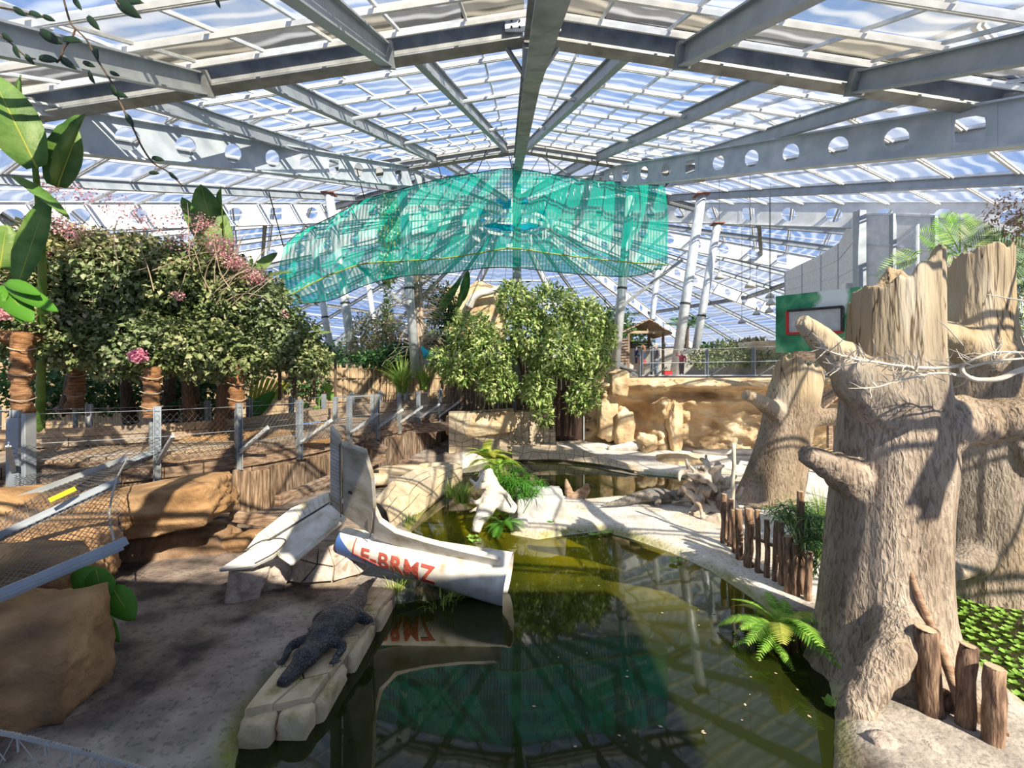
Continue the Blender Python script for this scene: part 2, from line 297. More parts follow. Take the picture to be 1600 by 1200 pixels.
m1 = nd(t, 'ShaderNodeMix', data_type='RGBA'); L(at.outputs['Fac'], m1.inputs[0]); L(ds, m1.inputs[6]); L(ss, m1.inputs[7])
sp = ramp(t, n2.outputs[0], [(.35, .35, .35), (1, 1, 1)], [.36, .45]); m3 = nd(t, 'ShaderNodeMix', data_type='RGBA', blend_type='MULTIPLY'); m3.inputs[0].default_value = .55; L(m1.outputs[2], m3.inputs[6]); L(sp, m3.inputs[7])
m2 = nd(t, 'ShaderNodeMix', data_type='RGBA'); L(at2.outputs['Fac'], m2.inputs[0]); L(m3.outputs[2], m2.inputs[6]); m2.inputs[7].default_value = (.19, .20, .012, 1); L(m2.outputs[2], p.inputs['Base Color'])
bpn = nd(t, 'ShaderNodeBump'); bpn.inputs['Strength'].default_value = .6; bpn.inputs['Distance'].default_value = .04; L(n2.outputs[0], bpn.inputs['Height']); L(bpn.outputs[0], p.inputs['Normal'])
go = np_mesh('ground', np.stack([X, Y, Hh], -1).reshape(-1, 3), Qg, gm, smooth=True); tag(go, kind='structure', label='dirt and pale sand banks around the green pond')
for nm, arr in (('sand', sandm), ('algae', algae)):
    a = go.data.attributes.new(nm, 'FLOAT', 'POINT'); a.data.foreach_set('value', arr.astype(np.float32).ravel())
# far floor of the hall, beyond the enclosure
M['farsoil'] = mat('far_soil', [(.12, .09, .05), (.22, .17, .10)], nscale=.6, rough=.95)
mb = MB(); mb.box((0, 62, 1.55), (130, 75, .3)); mb.box((-21, 12, .75), (16.2, 30, 2.0)); mb.box((22.5, 12, 1.0), (15.2, 30, 1.5)); fl = mb.build('floor', M['farsoil']); tag(fl, kind='structure', label='brown soil floor of the hall behind the pond')
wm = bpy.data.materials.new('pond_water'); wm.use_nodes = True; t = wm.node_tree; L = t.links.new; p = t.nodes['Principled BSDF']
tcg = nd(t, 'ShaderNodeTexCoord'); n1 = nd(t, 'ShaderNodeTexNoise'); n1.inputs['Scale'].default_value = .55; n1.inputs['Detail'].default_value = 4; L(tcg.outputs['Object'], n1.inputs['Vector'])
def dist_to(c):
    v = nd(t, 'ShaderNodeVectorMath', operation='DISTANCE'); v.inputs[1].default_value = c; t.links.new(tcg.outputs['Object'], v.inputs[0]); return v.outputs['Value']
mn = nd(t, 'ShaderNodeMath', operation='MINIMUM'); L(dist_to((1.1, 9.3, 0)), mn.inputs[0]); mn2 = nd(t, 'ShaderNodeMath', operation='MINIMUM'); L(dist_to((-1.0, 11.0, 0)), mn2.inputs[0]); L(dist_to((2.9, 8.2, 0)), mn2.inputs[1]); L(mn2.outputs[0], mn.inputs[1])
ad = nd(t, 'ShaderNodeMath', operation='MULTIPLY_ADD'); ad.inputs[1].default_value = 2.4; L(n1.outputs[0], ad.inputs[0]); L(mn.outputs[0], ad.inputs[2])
ml = nd(t, 'ShaderNodeMath', operation='MULTIPLY'); ml.inputs[1].default_value = .2; L(ad.outputs[0], ml.inputs[0])   # sunlit yellow painted into the water colour by the sand bank, dark elsewhere
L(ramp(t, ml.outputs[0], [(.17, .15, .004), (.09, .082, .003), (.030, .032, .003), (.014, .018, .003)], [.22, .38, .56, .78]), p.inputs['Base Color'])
p.inputs['Roughness'].default_value = .035; p.inputs['IOR'].default_value = 1.36; n2 = nd(t, 'ShaderNodeTexNoise'); n2.inputs['Scale'].default_value = 2.0; L(tcg.outputs['Object'], n2.inputs['Vector'])
bpn = nd(t, 'ShaderNodeBump'); bpn.inputs['Strength'].default_value = .03; bpn.inputs['Distance'].default_value = .03; L(n2.outputs[0], bpn.inputs['Height']); L(bpn.outputs[0], p.inputs['Normal'])
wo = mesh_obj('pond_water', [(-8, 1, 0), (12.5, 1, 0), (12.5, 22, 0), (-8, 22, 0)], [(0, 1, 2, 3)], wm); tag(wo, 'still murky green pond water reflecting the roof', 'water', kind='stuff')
# ================================================================ ROOF
gl = bpy.data.materials.new('roof_glazing'); gl.use_nodes = True; t = gl.node_tree; t.nodes.clear(); L = t.links.new; out = nd(t, 'ShaderNodeOutputMaterial')
tr = nd(t, 'ShaderNodeBsdfTransparent'); tr.inputs[0].default_value = (.90, .93, .96, 1); gs = nd(t, 'ShaderNodeBsdfGlossy'); gs.inputs['Roughness'].default_value = .12; tl = nd(t, 'ShaderNodeBsdfTranslucent'); tl.inputs[0].default_value = (.95, .96, 1, 1)
mxa = nd(t, 'ShaderNodeMixShader'); mxb = nd(t, 'ShaderNodeMixShader'); L(tr.outputs[0], mxa.inputs[1]); L(tl.outputs[0], mxa.inputs[2]); mxb.inputs[0].default_value = .06
tcg = nd(t, 'ShaderNodeTexCoord'); wv = nd(t, 'ShaderNodeTexWave', wave_type='RINGS'); wv.inputs['Scale'].default_value = .9; wv.inputs['Distortion'].default_value = 5; wv.inputs['Detail'].default_value = 1; wv.inputs['Detail Scale'].default_value = .7; oi = nd(t, 'ShaderNodeObjectInfo'); va = nd(t, 'ShaderNodeVectorMath', operation='MULTIPLY_ADD')
L(oi.outputs['Random'], va.inputs[1]); va.inputs[1].default_value = (1, 1, 1); L(tcg.outputs['Object'], va.inputs[0]); va.inputs[1].default_value = (2, 1.2, 1); L(oi.outputs['Location'], va.inputs[2])
for lk in list(t.links):
    if lk.to_socket == va.inputs[1]: t.links.remove(lk)
L(va.outputs[0], wv.inputs['Vector']); mr = nd(t, 'ShaderNodeMapRange'); mr.inputs['From Min'].default_value = .45; mr.inputs['To Min'].default_value = .03; mr.inputs['To Max'].default_value = .20; L(wv.outputs[0], mr.inputs[0]); L(mr.outputs[0], mxa.inputs[0])
L(mxa.outputs[0], mxb.inputs[1]); L(gs.outputs[0], mxb.inputs[2]); L(mxb.outputs[0], out.inputs[0])
PANE = bpy.data.meshes.new('pane'); PANE.from_pydata([(x, y, z) for z in (-.5, .5) for x, y in ((-.5, -.5), (.5, -.5), (.5, .5), (-.5, .5))], [], [(4, 5, 6, 7)]); PANE.materials.append(gl); PANE.update()
PANE2 = PANE.copy(); gl2 = gl.copy(); gl2.name = 'stained_glazing'; PANE2.materials[0] = gl2
for n_ in gl2.node_tree.nodes:
    if n_.type == 'BSDF_TRANSPARENT': n_.inputs[0].default_value = (.97, .93, .84, 1)
    if n_.type == 'BSDF_TRANSLUCENT': n_.inputs[0].default_value = (.95, .88, .70, 1)
def pane(par, c, xv, yv, k=.96, me=None):
    o = bpy.data.objects.new('pane', me or PANE); link(o); z = xv.cross(yv); z = nrm(z); m = Matrix.Identity(4)
    y2 = nrm(z.cross(xv))*yv.length
    for i in range(3): m[i][0] = xv[i]*k; m[i][1] = y2[i]*k; m[i][2] = z[i]*.01; m[i][3] = c[i]
    setp(o, par); o.matrix_basis = m; return o
RB = [0]
def roof_bay(corner, nu, nv, lab, purlin=(.07, .12), bar=.05, rail=True, drop=.12, vs_=None, stained=False):
    """corner=(A,B,C,D): A,B on the lower row, D,C on the upper row; u from A to B, v from A to D"""
    A, B, C, D = [Vector(q) for q in corner]; S = lambda u, v: (A*(1-u)+B*u)*(1-v)+(D*(1-u)+C*u)*v
    RB[0] += 1; r = thing('ceiling_%d' % RB[0], lab, None, tuple((A+B+C+D)/4), kind='structure')
    up = nrm((B-A).cross(D-A)); up = up if up.z > 0 else -up
    vsv = vs_ or [j/nv for j in range(nv+1)]
    for v in vsv:
        mb = MB(); a, b = S(0, v), S(1, v); mb.beam(a-up*.05, b-up*.05, purlin[0], purlin[1], up)
        if rail:
            d_ = nrm(D-A)*.16; mb.beam(a-up*.10-d_, b-up*.10-d_, .05, .07, up)
        mb.build('purlin', M['white_alu'], r)
    for i in range(nu+1):
        mb = MB(); mb.beam(S(i/nu, 0)+up*.0, S(i/nu, 1)+up*.0, bar, bar*1.2, up); mb.build('glazing_bar', M['steel_l'], r)
    for j in range(len(vsv)-1):
        for i in range(nu):
            v = (vsv[j]+vsv[j+1])/2; u = (i+.5)/nu
            pane(r, S(u, v)+up*.02, S((i+1)/nu, v)-S(i/nu, v), S(u, vsv[j+1])-S(u, vsv[j]), me=PANE2 if stained and (i*7+j*3) % 5 < 3 else None)
    return r
RX = .42
def zr(y): return 10.95+(.50*(y-9.1) if y < 9.1 else .30*(y-9.1))
def roofz(x, y): return zr(y)-.155*abs(x-RX)
def RP(x, y, dz=0): return Vector((x, y, roofz(x, y)+dz))
# near bays (in front of the first cross beam) and middle bays up to the second cross beam
for s, side in ((-1, 'left'), (1, 'right')):
    for (xa, xb, k) in ((RX, RX+s*6.6, 'ridge'), (RX+s*6.6, RX+s*13.2, 'outer')):
        roof_bay((RP(xa, 1.6), RP(xb, 1.6), RP(xb, 8.75), RP(xa, 8.75)), 5, 5, 'glazed roof bay overhead, %s of the ridge, %s strip' % (side, k), stained=True)
    roof_bay((RP(RX, 9.5), RP(RX+s*9.3, 9.5), RP(RX+s*5.4, 20.2), RP(RX, 20.2)), 8, 8, 'glazed roof bay %s of the ridge behind the first cross beam' % side)
def girder_part(root, a, b, w, h, name='beam', m='steel', t_=.03):
    return MB().ibeam(a, b, w, h, t_).build(name, M[m], root)
# ridge beam
r = thing('ridge_beam', 'deep grey ridge beam running overhead to the centre post', None, (RX, 9.1, 9.6), kind='structure')
for (ya, yb, za, zb, h) in ((1.0, 9.1, 6.2, 10.0, .75), (9.1, 20.5, 10.0, 13.25, .7)):
    MB().ibeam((RX if ya < 9 else RX, ya, za), (RX if yb < 10 else .25, yb, zb), .36, h, .05).build('beam', M['steel_d'], r)
mb = MB(); mb.box((RX, 9.12, 10.05), (.42, .10, .85)); mb.build('splice_plate', M['steel_d'], r)
for s in (-1, 1):
    mb = MB(); mb.box((RX+s*.35, 8.98, 10.72), (.42, .03, .42)); pl = mb.build('end_plate', M['steel_l'], r); mb = MB()
    for i in range(2):
        for j in range(3): mb.tube([(RX+s*(.27+.16*i), 8.97, 10.58+.13*j), (RX+s*(.27+.16*i), 8.94, 10.58+.13*j)], .022, 6)
    mb.build('bolt', M['black'], pl)
    MB().beam((RX+s*.62, 9.1, 10.42), (RX+s*.03, 9.6, 9.85), .07, .07).build('knee_brace', M['steel'], r)
mb = MB(); mb.box((.22, 20.6, 7.2), (.40, .40, 12.2)); cp = mb.build('centre_post', M['steel_d']); tag(cp, 'green-grey square steel post under the ridge, behind the net', kind='structure')
mb = MB(); mb.box((.22, 20.3, 4.6), (.14, .2, 5.6)); mb.build('inner_channel', M['steel'], cp)
# cross beams
def crossbeam(y, x1, lab, w=.3, h=.5, dz=-.28, gutter=True):
    for s in (-1, 1):
        r = thing('roof_cross_beam', lab % ('left' if s < 0 else 'right'), None, (RX+s*x1/2, y, roofz(x1/2, y)), kind='structure')
        a, b = RP(RX+s*.2, y, dz), RP(RX+s*x1, y, dz); MB().ibeam(a, b, w, h, .035).build('beam', M['steel_d'], r)
        if gutter: MB().beam(a+Vector((0, -.22, .36)), b+Vector((0, -.22, .36)), .28, .22).build('gutter', M['black'], r)
crossbeam(9.1, 12.5, 'grey steel cross beam with black gutter, %s of the ridge')
crossbeam(20.4, 8.4, 'far steel cross beam above the net, %s of the ridge', .3, .55, -.25, False)
def rafter(a, b, lab, m='steel', w=.22, h=.36, shoe=True):
    r = thing('roof_rafter', lab, None, tuple((Vector(a)+Vector(b))/2), kind='structure'); MB().ibeam(a, b, w, h, .03).build('beam', M[m], r)
    if shoe:
        e = Vector(b); dr = nrm(Vector(b)-Vector(a)); mb = MB(); mb.beam(e-dr*.16, e+dr*.02, .30, .46); mb.build('shoe_plate', M['steel_d'], r)
for s, side, X_ in ((-1, 'left', (-2.5, -6.15, -9.6)), (1, 'right', (3.4, 6.85, 9.9))):
    for i, x in enumerate(X_):
        rafter(RP(x, 1.2, -.42), RP(x, 8.95, -.42), 'near grey rafter %s of the ridge, number %d outward' % (side, i+1))
    for i, (xa, xb) in enumerate(((2.2, .45), (5.4, 3.6), (8.0, 6.5))):
        rafter(RP(s*xa+.2, 9.3, -.32), RP(s*xb+.2, 20.2, -.30), 'rafter %s of the ridge beyond the first cross beam, number %d outward' % (side, i+1), w=.18, h=.34, shoe=False)
    for i, f in enumerate((.33, .66)):
        y = 9.3+f*11; MB().tube([RP(.6*s+RX, y, -.3), RP(s*6.9+RX, y, -.3)], .06, 8).build('tie_tube', M['steel_l']).__setitem__('kind', 'structure')
# cone of the great hall
CC = Vector((0, 45, 0))
def cone(phi, r, dz=0): a = math.radians(phi); return Vector((r*math.sin(a), 45-r*math.cos(a), 19.9-.272*(r-4)+dz))
def perforated(pts_top, depth, lab, hole=.27, gap=1.35, m='girder', win=3):
    """plate girder with round holes cut through the web: built as web strips around ring-shaped openings"""
    A, B = Vector(pts_top[0]), Vector(pts_top[1]); r = thing('roof_girder', lab, None, tuple((A+B)/2), kind='structure'); Lg = (B-A).length; ax = (B-A)/Lg
    dn = Vector((0, 0, -1)); sd = nrm(ax.cross(dn)); n = max(1, int(Lg/gap)); cell = Lg/n; NS = 16
    V, Fq = [], []
    for i in range(n):
        c = A+ax*cell*(i+.5)+dn*depth/2; b = len(V); sq = (i % 6 == win)
        for t_ in (-.015, .015):
            for k in range(NS):
                a = 2*math.pi*k/NS; ca, sa = math.cos(a), math.sin(a); q = 1/max(abs(ca), abs(sa))
                hr = hole if not sq else hole*min(q, 1.3)*.95; V.append(c+ax*ca*hr+dn*sa*hr+sd*t_)
            for k in range(NS):
                a = 2*math.pi*k/NS; ca, sa = math.cos(a), math.sin(a); q = 1/max(abs(ca), abs(sa)); V.append(c+ax*ca*q*cell/2+dn*sa*q*depth/2+sd*t_)
        for k in range(NS):
            j = (k+1) % NS
            Fq += [(b+k, b+j, b+NS+j, b+NS+k), (b+2*NS+j, b+2*NS+k, b+3*NS+k, b+3*NS+j), (b+j, b+k, b+2*NS+k, b+2*NS+j)]
        if sq:
            for e in (-1, 1): MB().beam(c+ax*e*hole*1.35-dn*depth*.46, c+ax*e*hole*1.35+dn*depth*.46, .14, .05, sd).build('stiffener', M[m], r)
    mesh_obj('web', V, Fq, M[m], r)
    for q in (0, depth): MB().beam(A+dn*q, B+dn*q, .26, .04).build('flange', M[m], r)
    return r
for s, side in ((-1, 'left'), (1, 'right')):
    perforated(((s*11.0, 5.0, 7.6), (s*4.75, 20.3, 13.1)), .9, 'zinc plate girder with round holes, upper %s, nearest of its side' % side, gap=1.3)
    perforated(((s*4.75, 20.3, 13.1), (s*.9, 41, 19.2)), .9, 'zinc plate girder with round holes running on to the hub, %s' % side)
    for i, ph in enumerate((45, 75, 105, 135, 163)):
        r1 = (44, 46, 58, 58, 58)[i]
        perforated((cone(s*ph, r1), cone(s*ph, 4.6)), 1.45, 'pale perforated roof girder fanning out %s of the hub, number %d' % (side, i+2), hole=.42, gap=2.3, m='girder_l')
    for i, (p0, p1, r1, nu, nv) in enumerate(((15, 45, 41, 6, 18), (45, 75, 44, 5, 16), (75, 105, 57, 5, 16), (105, 135, 57, 5, 15), (135, 163, 57, 5, 15))):
        A, B, C, D = cone(s*p0, r1), cone(s*p1, r1), cone(s*p1, 5), cone(s*p0, 5)
        roof_bay((A, B, C, D), nu, nv, 'glazed sector of the great roof, %s of the hub, number %d' % (side, i+1), purlin=(.10, .14), bar=.07, rail=i < 2, vs_=[.0]+[1-((1-j/nv))**1 for j in range(1, nv+1)])
        for k, f in enumerate((.333, .666)):
            a, b = cone(s*(p0+(p1-p0)*f), r1), cone(s*(p0+(p1-p0)*f), 6); e = (A*(1-f)+B*f).lerp(D*(1-f)+C*f, 0); g = D*(1-f)+C*f
            rafter(e+Vector((0, 0, -.3)), g+Vector((0, 0, -.3)), 'radial rafter %d of glazed sector %d, %s' % (k+1, i+1, side), w=.22, h=.38, shoe=False)
        for k, f in enumerate((.25, .55) if i else (.62,)):
            MB().ibeam(A.lerp(D, f)-Vector((0, 0, .45)), B.lerp(C, f)-Vector((0, 0, .45)), .25, .4).build('roof_purlin_beam', M['steel_d'])['kind'] = 'structure'
roof_bay((cone(-11, 24.3), cone(11, 24.3), cone(11, 5), cone(-11, 5)), 6, 8, 'glazed sector between the net and the hub')
roof_bay((cone(163, 57), cone(197, 57), cone(197, 5), cone(163, 5)), 5, 14, 'glazed sector of the great roof behind the hub')
for s in (-1, 1):
    rafter(RP(s*3.4+.2, 20.6, -.3), cone(s*4, 6, -.4), 'rafter above the net toward the hub, %s' % ('left' if s < 0 else 'right'), shoe=False)
    for (a, b) in (((s*5.6, 20.7, 13.0), (s*1.2, 25, 14.6)), ((s*1.2, 20.7, 13.9), (s*4.2, 25.5, 14.4))):
        MB().tube([a, b], .05, 6).build('roof_cross_brace', M['steel']).__setitem__('kind', 'structure')
# hub ring with blue canvas
r = thing('roof_hub', 'white ring hub of the great roof with blue canvas band', None, (0, 45, 18), kind='structure')
for (rad, z, h, m, n) in ((4.3, 20.3, .8, 'white_alu', 'ring'), (3.4, 19.6, .7, 'bluecanvas', 'canvas_band'), (3.6, 18.9, .3, 'white_alu', 'ring'), (4.2, 17.9, .35, 'white_alu', 'ring'), (1.6, 21.6, 1.6, 'bluecanvas', 'canvas_cap')):
    mb = MB(); N = 32
    for t_ in (0, .12):
        pass
    rings = [[Vector((q*math.cos(2*math.pi*k/N), 45+q*math.sin(2*math.pi*k/N), w)) for k in range(N)] for q, w in ((rad, z-h/2), (rad, z+h/2), (rad-.15, z+h/2), (rad-.15, z-h/2), (rad, z-h/2))]
    mb.loft(rings, cap=False); mb.build(n, M[m], r)
for k in range(12):
    a = 2*math.pi*k/12; mb = MB(); mb.beam((4.1*math.cos(a), 45+4.1*math.sin(a), 17.8), (4.2*math.cos(a), 45+4.2*math.sin(a), 20.4), .16, .16); mb.build('stanchion', M['white_alu'], r)
# low rim wall of the hall and an opaque roof with rear wall, added unseen behind the viewer for shade
M['rimwall'] = mat('rim_wall', [(.36, .34, .31), (.48, .46, .42)], nscale=2, rough=.9)
mb = MB(); N = 40; rr = 57.5
mb.loft([[Vector((q*math.sin(math.radians(-112+k*0)), 0, 0)) for k in range(1)]] if False else [[Vector((q*math.sin(a), 45-q*math.cos(a), z)) for a in [math.radians(72+216*k/N) for k in range(N+1)]] for q, z in ((rr, 1), (rr, 5.3), (rr+.3, 5.3), (rr+.3, 1))], cap=False)
tag(mb.build('wall_back', M['rimwall']), kind='structure', label='low wall around the far edge of the hall')
mb = MB(); mb.box((-1.25, -6.2, 7.1), (15.5, 12.0, .3)); tag(mb.build('ceiling_sun_blocker', M['rimwall']), kind='structure', label='opaque roof added out of view behind the viewer to shade the foreground')
mb = MB(); mb.box((-1.25, -12.1, 4.5), (15.5, .3, 5.5)); tag(mb.build('wall_sun_blocker', M['rimwall']), kind='structure', label='rear wall added under the unseen shading roof')
# ================================================================ LEFT WALKWAY, PLANK WALL, ROCKS
WP = catmull([(-11.6, 7.4, 0), (-9.6, 8.2, 0), (-7.6, 9.3, 0), (-6.5, 10.5, 0), (-5.8, 11.9, 0), (-5.1, 14.4, 0), (-4.6, 16.6, 0), (-3.9, 19.2, 0), (-2.65, 21.9, 0), (-1.2, 23.2, 0)], 10)
WL = [0]
for a, b in zip(WP[:-1], WP[1:]): WL.append(WL[-1]+(b-a).length)
def walk(s, off=0, z=0):
    """point on the walkway edge at arc length s, off metres toward the pond (+)"""
    i = min(max(np.searchsorted(WL, s)-1, 0), len(WP)-2); f = (s-WL[i])/(WL[i+1]-WL[i]); p = WP[i].lerp(WP[i+1], f); t_ = nrm(WP[i+1]-WP[i]); n = Vector((t_.y, -t_.x, 0))
    return p+n*off+Vector((0, 0, z)), t_, n
def s_of(px):
    best = min(range(len(WP)), key=lambda i: abs(WP[i].x/WP[i].y*F+800-px)); return WL[best]
DZ = 1.95
r = thing('walkway', 'timber boardwalk with low plank sides running back along the left', None, (-6.5, 11.5, 0), kind='structure')
BOARD = MB().box((0, 0, 0), (1.9, .235, .05)).build('board', M['deck'], r); first = True
s = .3
while s < WL[-1]-.2:
    p, t_, n = walk(s, -1.0, DZ); o = BOARD if first else BOARD.copy()
    if not first: link(o); setp(o, r)
    first = False; o.location = p; o.rotation_euler.z = math.atan2(n.y, n.x); s += .26
def run_beam(name, off, z, w, h, m, step=2.2, s0=.2, s1=None, jit=.0, par=r):
    s = s0; s1 = s1 or WL[-1]-.2
    while s < s1-.3:
        e = min(s+step, s1); K = 4; mb = MB()
        pts = [walk(s+(e-.02-s)*k/K, off, z+random.uniform(-jit, jit))[0] for k in range(K+1)]
        for a, b in zip(pts[:-1], pts[1:]): mb.beam(a, b, w, h)
        mb.build(name, M[m], par); s = e
run_beam('edge_beam', .06, DZ-.13, .14, .22, 'beamwood'); run_beam('edge_log', .10, DZ-.36, .20, .22, 'beamwood', 2.6); run_beam('edge_log', .06, DZ-.58, .16, .2, 'beamwood', 3.1)
run_beam('side_plank', -2.0, DZ+.16, .05, .2, 'deck', 2.4); run_beam('side_plank', -2.0, DZ+.38, .05, .2, 'deck', 2.9)
# handrail posts with outriggers leaning over the enclosure
def ipost(root, p, z0, z1, t_, name='post', w=.11):
    mb = MB(); a = math.atan2(t_.y, t_.x); q = Vector((p.x, p.y, (z0+z1)/2)); mb.box(q, (w, .02, z1-z0), a)
    for k in (-1, 1): mb.box(q+Vector((t_.x, t_.y, 0))*k*w/2, (.02, .13, z1-z0), a)
    return mb.build(name, M['steel'], root)
fence = thing('walkway_fence', 'galvanised fence with posts, slanting outriggers and wire mesh beside the boardwalk', 'fence', tuple(walk(2, .2, 1.4)[0]))
PXS = [25, 238, 370, 460, 535, 582, 614, 647, 680, 712]; tips = []; bases = []
for px in PXS:
    s = s_of(px); p, t_, n = walk(s, .2); po = ipost(fence, p, 1.42, 2.98, t_)
    tan = t_; tip = p+n*.85+tan*.25+Vector((0, 0, 2.42)); bs = p+n*.05+Vector((0, 0, 1.82)); tips.append(tip); bases.append(bs)
    mb = MB(); mb.beam(bs, tip, .07, .03); mb.beam(bs+Vector((0, 0, .04)), tip+Vector((0, 0, .04)), .02, .08); mb.build('outrigger', M['steel_l'], fence)
def wires(root, quad, nu, nv, rad=.006, name='wire_mesh', m='wire', diag=True, sag=0):
    A, B, C, D = [Vector(q) for q in quad]; S = lambda u, v: (A*(1-u)+B*u)*(1-v)+(D*(1-u)+C*u)*v-Vector((0, 0, sag*4*u*(1-u)))
    mb = MB()
    def w(a, b):
        d = b-a; s1, u1 = frame(d); mb.add([a+s1*rad, a-s1*rad*.5+u1*rad, a-s1*rad*.5-u1*rad, b+s1*rad, b-s1*rad*.5+u1*rad, b-s1*rad*.5-u1*rad], [(0, 1, 4, 3), (1, 2, 5, 4), (2, 0, 3, 5)])
    if diag:
        for i in range(-nv, nu+1):
            for sg in (1, -1):
                u0, u1 = (i/nu, (i+nv)/nu); v0, v1 = (0, 1) if sg > 0 else (1, 0)
                a0, a1 = max(u0, 0), min(u1, 1)
                if a1-a0 < .01: continue
                f0, f1 = (a0-u0)/(u1-u0), (a1-u0)/(u1-u0); w(S(a0, v0+(v1-v0)*f0), S(a1, v0+(v1-v0)*f1))
    else:
        for j in range(nv+1): w(S(0, j/nv), S(1, j/nv))
        for i in range(0, nu+1): w(S(i/nu, 0), S(i/nu, 1))
    o = mb.build(name, M[m], root); o['kind'] = 'stuff'; return o
for i in range(len(PXS)-1):
    Lh = (tips[i+1]-tips[i]).length; wires(fence, (bases[i], bases[i+1], tips[i+1], tips[i]), max(6, int(Lh/.12)), 6, .003)
    wires(fence, (bases[i], bases[i+1], bases[i+1]+Vector((0, 0, 1.0)), bases[i]+Vector((0, 0, 1.0))), max(6, int(Lh/.12)), 7, .0022)
for zz in (2.9, 2.35, 2.05):
    MB().tube([b+Vector((0, 0, zz-1.82)) for b in bases], .006, 5).build('cable', M['steel'], fence)
# big steel corner post and gate frame
mb = MB(); p, t_, n = walk(s_of(30), .28); mb.box(P(26, 715, 8.2)+Vector((0, 0, -.05)), (.24, .16, 1.55)); mb.box(P(45, 715, 8.1), (.08, .2, 1.6)); tag(mb.build('corner_post', M['steel'], bevel=.01), 'thick grey steel corner post at the far left of the boardwalk', 'post')
gf = thing('gate_frame', 'open steel gate frame standing on the boardwalk behind the aircraft fin', 'gate', tuple(P(555, 690, 15)))
for px, pt, pb in ((524, 620, 668), (582, 616, 682)): MB().box(P(px, (pt+pb)/2, 15.5), (.14, .10, (pb-pt)/F*15.5)).build('jamb', M['steel'], gf)
MB().beam(P(524, 621, 15.5), P(582, 618, 15.5), .07, .05).build('top_rail', M['steel'], gf)
MB().beam(P(540, 690, 15.3), P(584, 676, 15.3), .1, .1).build('sill', M['steel'], gf)
# rear fence of the boardwalk
rf = thing('walkway_rear_fence', 'row of steel posts with wires on the far side of the boardwalk', 'fence', tuple(walk(4, -2.1, 1.9)[0]))
prev = None; rp = []
for k in range(11):
    p, t_, n = walk(1.2+k*1.75, -2.1); ipost(rf, p, 1.7, 2.95, t_, w=.09); rp.append(p)
for zz in (2.85, 2.5, 2.2): MB().tube([p+Vector((0, 0, zz)) for p in rp], .008, 5).build('cable', M['steel'], rf)
# near fence section leaning over the bank at the lower left
nf = thing('near_fence', 'near steel outrigger frame with fine wire mesh at the left edge', 'fence', tuple(P(60, 900, 4.4)))
bars = [(P(-160, 1000, 4.0), P(196, 850, 4.9)), (P(-140, 905, 5.3), P(184, 754, 6.3)), (P(20, 785, 6.9), P(198, 718, 8.0)), (P(45, 778, 8.0), P(250, 705, 9.3))]
for a, b in bars:
    mb = MB(); mb.beam(a, b, .09, .02); mb.beam(a+Vector((.02, 0, .04)), b+Vector((.02, 0, .04)), .02, .09); mb.beam(a+Vector((-.03, 0, -.03)), b+Vector((-.03, 0, -.03)), .02, .07); mb.build('outrigger', M['steel'], nf)
wires(nf, (bars[0][0], bars[0][1], bars[1][1], bars[1][0]), 26, 13, .0035); wires(nf, (bars[1][0], bars[1][1], bars[2][1], bars[2][0]), 24, 11, .0035)
wires(nf, (bars[2][0], bars[2][1], bases[1], bases[0]), 26, 12, .004)
MB().tube(catmull([bars[2][1], P(186, 740, 6.8), P(181, 752, 6.2), P(171, 800, 5.7), P(178, 845, 4.9)], 5), .012, 6).build('lacing_rope', M['rope'], nf)
MB().tube([P(2, 780, 7.6), P(30, 770, 7.6)], .05, 8).build('pipe_stub', M['steel_d'], nf)
a, b = P(77, 782, 5.75), P(118, 763, 5.95); mb = MB(); mb.beam(a, b, .012, .055); tag(mb.build('yellow_tag', M['yellow']), 'narrow bright yellow marker strip clipped to the wire mesh', 'marker')
# mesh edge rope at the very bottom left
rp_ = [P(-40, 1138, 2.6), P(30, 1150, 2.65), P(90, 1165, 2.7), P(150, 1180, 2.75), P(230, 1205, 2.85), P(300, 1240, 2.9)]
br = thing('barrier_net', 'twisted steel rope with hanging wire netting at the bottom left corner', 'rope', tuple(P(100, 1260, 2.7)))
cv = catmull(rp_, 10); mb = MB()
for k in range(3): mb.tube([q+Vector((math.cos(i*1.1+k*2.09)*.009, 0, math.sin(i*1.1+k*2.09)*.009)) for i, q in enumerate(catmull(rp_, 24))], .010, 6)
mb.build('rope', M['rope'], br, smooth=True); mb = MB()
for i in range(2, len(cv)-2, 7):
    for sg in (-1, 1): mb.tube([cv[i], cv[i]+Vector((sg*.12, .02, -.20))], .003, 5)
    mb.tube([cv[i]+Vector((-.014, 0, .014)), cv[i]+Vector((.014, 0, -.018)), cv[i]+Vector((.02, 0, -.1))], .006, 5)
mb.build('netting', M['rope'], br)
